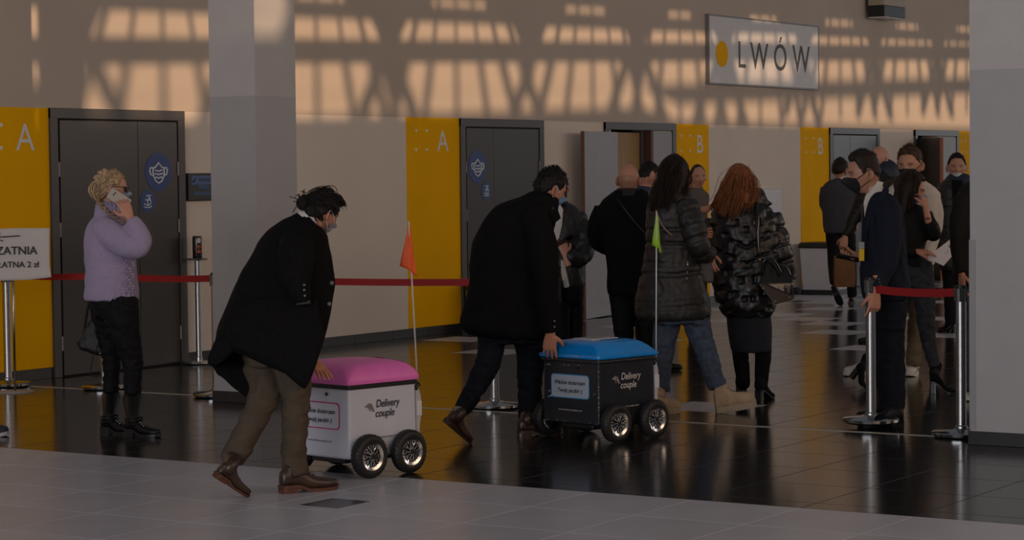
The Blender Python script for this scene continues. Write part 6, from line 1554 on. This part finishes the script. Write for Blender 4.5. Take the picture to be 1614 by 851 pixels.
# ------------------------------------------------------------------ man in the white shirt
p = Person('person in a white shirt, khaki trousers and black mask behind the dark-haired woman', 18.4, 1430, 595, SK_MID, lowres=True)
p.head(1434, 260, 55, -152, 6).neck((1437, 290, 0), r0=.056, r1=.06)
t = p.torso([(284,1421,1454,.08,0),(292,1406,1468,.115,0),(303,1399,1478,.14,0),(330,1400,1480,.15,0),(375,1406,1476,.15,0),(418,1410,1472,.14,0)], inner=.7)
sl = p.limb([(1470,305,-.02,12),(1476,340,-.04,11),(1471,378,-.08,9.5),(1458,402,-.2,8.5)], inner=.5); sl2 = p.limb([(1406,305,0,12),(1400,345,0,11),(1404,390,-.1,9)], inner=.5)
ws = p.garment('white_shirt', C_WSHIRT, [t, sl, sl2], folds=(.006, 13, .7)); b = MB(); c_ = p.limb([(1437,280,0,13,14),(1437,290,0,17,18)], n=22); b.loft(c_[0]); p.part(b, 'collar', C_WSHIRT, ws)
L1 = p.limb([(1424,410,0,17),(1412,470,-.05,14),(1390,530,-.1,11.5),(1366,578,-.12,10.5)], inner=.65); L2 = p.limb([(1452,410,0,16),(1448,470,0,14),(1443,530,0,12.5),(1440,576,0,11.5)], inner=.65)
p.garment('trousers', C_KHAKI, [p.torso([(405,1410,1470,.13,0),(425,1409,1470,.13,0),(440,1413,1466,.11,0)], inner=None), L1, L2], folds=(.010, 15, 1.4))
p.shoe(*p.step(1441, 589, 198), 'sneaker', ankle=(1441, 576, 0, 9), m=M_SNK); p.shoe(*p.step(1374, 590, 235), 'sneaker', m=M_SNK)
p.hand((1456, 404, -.2), (1446, 416, -.24), (-.5, .3, 0), 1); p.hand((1405, 392, -.1), (1403, 412, -.1), (.9, 0, 0), 1)
p.hair_shell(H_BRN, hl_short(.66, .25, -.42, .1), lambda ph, z: .003+.017*smst(np.array([(z-.2)/.5]))[0], noise=(.003, 26), spikes=260, spike=(.016, .0018))
p.mask(K_BLK, K_BLK, z0=-.010)
p.finish()

# ------------------------------------------------------------------ dark-haired woman with the paper
p = Person('person with long dark hair, black top and heeled ankle boots, holding a paper', 17.8, 1440, 612, SK_MID)
p.head(1435, 297, 52, 105, 18, 0, 0).neck((1432, 326, 0), r0=.046, r1=.052)
t = p.torso([(322,1420,1446,.07,0),(331,1411,1458,.105,0),(345,1407,1464,.125,0),(372,1407,1462,.135,0),(395,1410,1456,.125,0),(420,1411,1460,.13,0)], inner=.7)
sl = p.limb([(1456,338,.05,13),(1466,358,.02,13.5),(1471,370,-.08,12),(1468,358,-.15,10),(1465,350,-.17,9)], inner=.45); sl2 = p.limb([(1416,342,-.06,13),(1414,372,-.10,12.5),(1420,394,-.15,11),(1436,396,-.19,9),(1444,396,-.2,8)], inner=.45)
p.garment('black_top', mat('black_blouse', (.007, .0065, .007), .75, var=.15, spec=.2), [t, sl, sl2], folds=(.006, 14, .7))
p.inner.tube([p.J(1464, 352, -.17), p.J(1461, 338, -.18), p.J(1459, 326, -.18)], [.030, .027, .024], 12)
L1 = p.limb([(1450,415,-.03,19),(1456,460,-.05,17.5),(1459,495,-.07,14.5),(1463,535,-.06,11.5),(1473,577,-.05,8.5)], inner=.65); L2 = p.limb([(1430,415,.04,18),(1424,460,.06,15),(1412,505,.08,12.5),(1392,535,.12,10),(1372,560,.16,8)], inner=.65)
p.garment('jeans', C_GREYDEN, [p.torso([(410,1412,1462,.12,0),(430,1412,1464,.125,0),(452,1416,1464,.11,0)], inner=None), L1, L2], folds=(.008, 18, 1.9))
p.heel_boot(fl(p, 1466, 619), fl(p, 1507, 620), [(1473,588,-.04,8.5),(1476,574,-.04,9)], C_SUEDE, .075)
z_ = fl(p, 1364, 615)[2]; p.heel_boot((1339, 594, z_+.12), (1364, 614, z_+.0), [(1362,576,.16,8),(1368,562,.16,8.5)], C_SUEDE, .07, up=(.5, 0, .85))
p.hand((1459, 327, -.18), (1455, 304, -.13), (-.7, .7, .1), 1, (.6, .7, .8, .9), .4, .06, size=.95)
p.hand((1444, 396, -.2), (1480, 398, -.22), (.0, .3, -.95), -1, (.2, .25, .3, .35), .25, .08, .5, size=.95)
p.hair_shell(H_DBR, hl_short(.64, .1, -.75, -.3), lambda ph, z: .018+.006*(ph > 1.5), noise=(.003, 22))
hv = MB(); rows = p.torso([(273,1426,1442,.05,-.02),(283,1416,1452,.08,-.03),(298,1410,1448,.09,-.03),(314,1408,1440,.085,-.03),(330,1409,1434,.07,-.04),(342,1414,1430,.05,-.05)], inner=None); hv.loft(rows[0])
V, F = remesh(hv.verts(), hv.f, .007); V = smooth_v(V, F, 1); N_ = normals(V, F); V = V+N_*(.005*vnoise(V*np.array([38, 38, 5]), 3)+.003*vnoise(V*np.array([80, 80, 9]), 4))[:, None]; hv = MB(); hv.add(V, F); lh = p.part(hv, 'long_hair', H_DBR)
p.strands(H_DBR, [([p.J(1434, 274, -.05), p.J(1420, 290, -.11), p.J(1414, 315, -.12), p.J(1414, 340, -.11)], .003, .014, 40), ([p.J(1438, 274, -.05), p.J(1444, 288, -.11), p.J(1440, 310, -.12), p.J(1432, 335, -.11)], .003, .012, 40)], parent=lh)
p.mask(K_BLUE, K_WHITE, pleats=3)
p.finish()
C_ = p.J(1484, 398, -.20); pa = thing('paper_sheet', 'folded white printed paper in the hand of the dark-haired woman', 'paper', tuple(C_))
b = MB(); a_ = [p.J(x, y, dz)-np.array(C_) for x, y, dz in ((1460,406,-.22),(1487,419,-.24),(1505,399,-.20),(1507,379,-.18),(1502,374,-.17))]; nrm_ = np.cross(a_[1]-a_[0], a_[3]-a_[0]); nrm_ /= np.linalg.norm(nrm_)
b.loft([a_, [v+nrm_*.0015 for v in a_]]); b.build('sheet', M_PAPER, pa)
e1 = (a_[3]-a_[0]); e1 /= np.linalg.norm(e1); e2 = np.cross(nrm_, e1); e2 = -e2 if e2 @ UZ < 0 else e2; sgn_ = -1 if nrm_ @ HD > 0 else 1; ctr_ = sum(a_)/5
b = MB()
off_ = nrm_*sgn_*(.0025 if sgn_ > 0 else .001)
def pq(u, v, w, h): q = [ctr_+e1*(u+du)+e2*(v+dv)+off_ for du, dv in ((0, 0), (w, 0), (w, h), (0, h))]; b.loft([q, [x_+nrm_*sgn_*.0005 for x_ in q]])
pq(.03, .0, .04, .028)
for i in range(4): pq(-.09+.012*i, -.045+.012*i, .07, .003)
pq(.07, .035, .03, .008); b.build('print_blocks', mat('grey_print', (.2, .2, .2), .7), pa)

# ------------------------------------------------------------------ man in the parka, mask under the nose
p = Person('person in a dark parka with a pale mask below the nose, under the letter C', 22.9, 1505, 528, SK_MID, lowres=True)
p.head(1508, 264, 42, 188, 0).neck((1508, 287, 0), r0=.058, r1=.065)
t = p.torso([(281,1494,1524,.09,0),(289,1483,1534,.125,0),(302,1478,1540,.15,0),(340,1477,1541,.165,0),(390,1478,1540,.17,0),(425,1480,1537,.16,0)], inner=.7)
sl = p.limb([(1484,300,0,9.5),(1480,340,-.02,9.5),(1483,385,-.04,8)], inner=.5); sl2 = p.limb([(1534,300,0,10),(1539,345,-.02,9.5),(1536,385,-.04,8)], inner=.5)
pk = p.garment('parka', C_PUFF, [t, sl, sl2], folds=(.003, 16, .8), quilt=(.10, .010, 0)); b = MB(); c_ = p.limb([(1511,276,.02,16,14),(1511,284,.01,22,20),(1511,293,.0,25,23)], n=24); b.loft(c_[0]); p.part(b, 'hood', C_BLUEJ, pk)
b = MB(); r_, _ = flap(p, [(1500,284),(1517,284),(1516,330),(1514,400),(1504,400),(1502,330)], -.165, .025); b.loft(r_); p.part(b, 'dark_shirt', C_BLKWOOL, pk)
L1 = p.limb([(1496,415,0,12.5),(1497,460,0,10),(1498,512,0,8.5)], inner=.65); L2 = p.limb([(1521,415,.05,12.5),(1522,460,.05,10),(1523,512,.05,8.5)], inner=.65)
p.garment('trousers', C_BLKDEN, [L1, L2], folds=(.005, 16, 1.5))
p.shoe(*p.step(1501, 522, 215), 'boot', ankle=(1498, 505, 0, 8), m=C_BLKSH); p.shoe(*p.step(1526, 521, 200), 'boot', ankle=(1523, 505, .05, 8), m=C_BLKSH)
p.hand((1483, 386, -.04), (1485, 404, -.05), (.8, .2, 0), 1, (.4, .4, .5, .5)); p.hand((1536, 386, -.04), (1535, 404, -.05), (-.8, .2, 0), 1, (.4, .4, .5, .5))
p.hair_shell(H_BLK, hl_short(.68, .25, -.42, .1), lambda ph, z: .003+.012*max(0, z), noise=(.002, 34), spikes=60, spike=(.012, .002))
p.mask(K_WHITE, K_WHITE, z0=-.038, z1=-.118, pleats=3)
p.finish()

# ------------------------------------------------------------------ man half hidden by the right column
p = Person('person in a black blazer, jeans and white sneakers, half hidden by the right column', 16.26, 1528, 636, SK_MID, lowres=True)
p.head(1554, 262, 57, -165, 0).neck((1552, 294, 0))
t = p.torso([(284,1532,1572,.085,0),(294,1516,1590,.125,0),(310,1508,1600,.155,0),(345,1504,1604,.17,0),(395,1503,1602,.175,0),(440,1502,1600,.17,0),(449,1506,1596,.16,0)], inner=.7)
sl = p.limb([(1518,312,-.05,15),(1512,350,-.10,15),(1512,395,-.12,13),(1516,430,-.12,10)], inner=.5); sl2 = p.limb([(1592,312,0,15),(1600,360,0,14),(1598,420,0,11)], inner=.5)
ct = p.garment('blazer', mat('brown_black_wool', (.012, .010, .0095), .85, var=.2, spec=.25), [t, sl, sl2], folds=(.006, 10, .6)); b = MB(); c_ = p.limb([(1552,280,0,15,16),(1552,290,0,19,20)], n=22); b.loft(c_[0]); p.part(b, 'shirt_collar', C_WSHIRT)
L1 = p.limb([(1523,440,0,19),(1524,500,0,16.5),(1525,550,0,15),(1528,616,0,13.5)], inner=.65); L2 = p.limb([(1570,440,.05,20),(1570,500,.05,17),(1570,560,.05,15),(1570,610,.05,14)], inner=.65)
p.garment('jeans', mat('dark_denim', S(38, 46, 64), .8, var=.25, vscale=25, bump=.2, bscale=250), [L1, L2], folds=(.006, 14, 1.5))
p.shoe(*p.step(1540, 627, 205), 'sneaker', ankle=(1530, 612, 0, 11), m=M_SNK); p.shoe(*p.step(1574, 626, 190), 'sneaker', ankle=(1570, 610, .05, 11), m=M_SNK)
p.hand((1516, 432, -.12), (1517, 460, -.12), (.8, .3, 0), 1); p.hand((1598, 422, 0), (1597, 448, 0), (-.8, .2, 0), 1)
p.hair_shell(H_BLK, hl_short(.60, .2, -.50, .0), lambda ph, z: .012+.014*max(0, z), noise=(.003, 28), spikes=160, spike=(.016, .0018))
p.mask(K_BLK, K_BLK)
p.finish()

# ------------------------------------------------------------------ shoe tip entering at the left edge
A_ = on_floor(-44, 686)
r = thing('shoe', 'dark trainer with a pale sole rim entering at the left edge', 'shoe', tuple(A_))
class Loose(Person):
    def __init__(s, root, depth): s.D = depth; s.s = FPX/depth; s.body = root; s.loc = np.array(root.location); s.inner = MB(); s.seed = 1; s.low = False
q = Loose(r, depth_of(A_)); q.shoe((-44, 686, 0), fl(q, 12, 688), 'sneaker', m=mat('dark_mesh_shoe', (.012, .016, .03), .7, var=.2), sole_m=mat('pale_rubber', (.4, .4, .42), .6))

# ------------------------------------------------------------------ tidy
bpy.data.objects.remove(_scr)
for o in COL.objects:
    o.select_set(False)
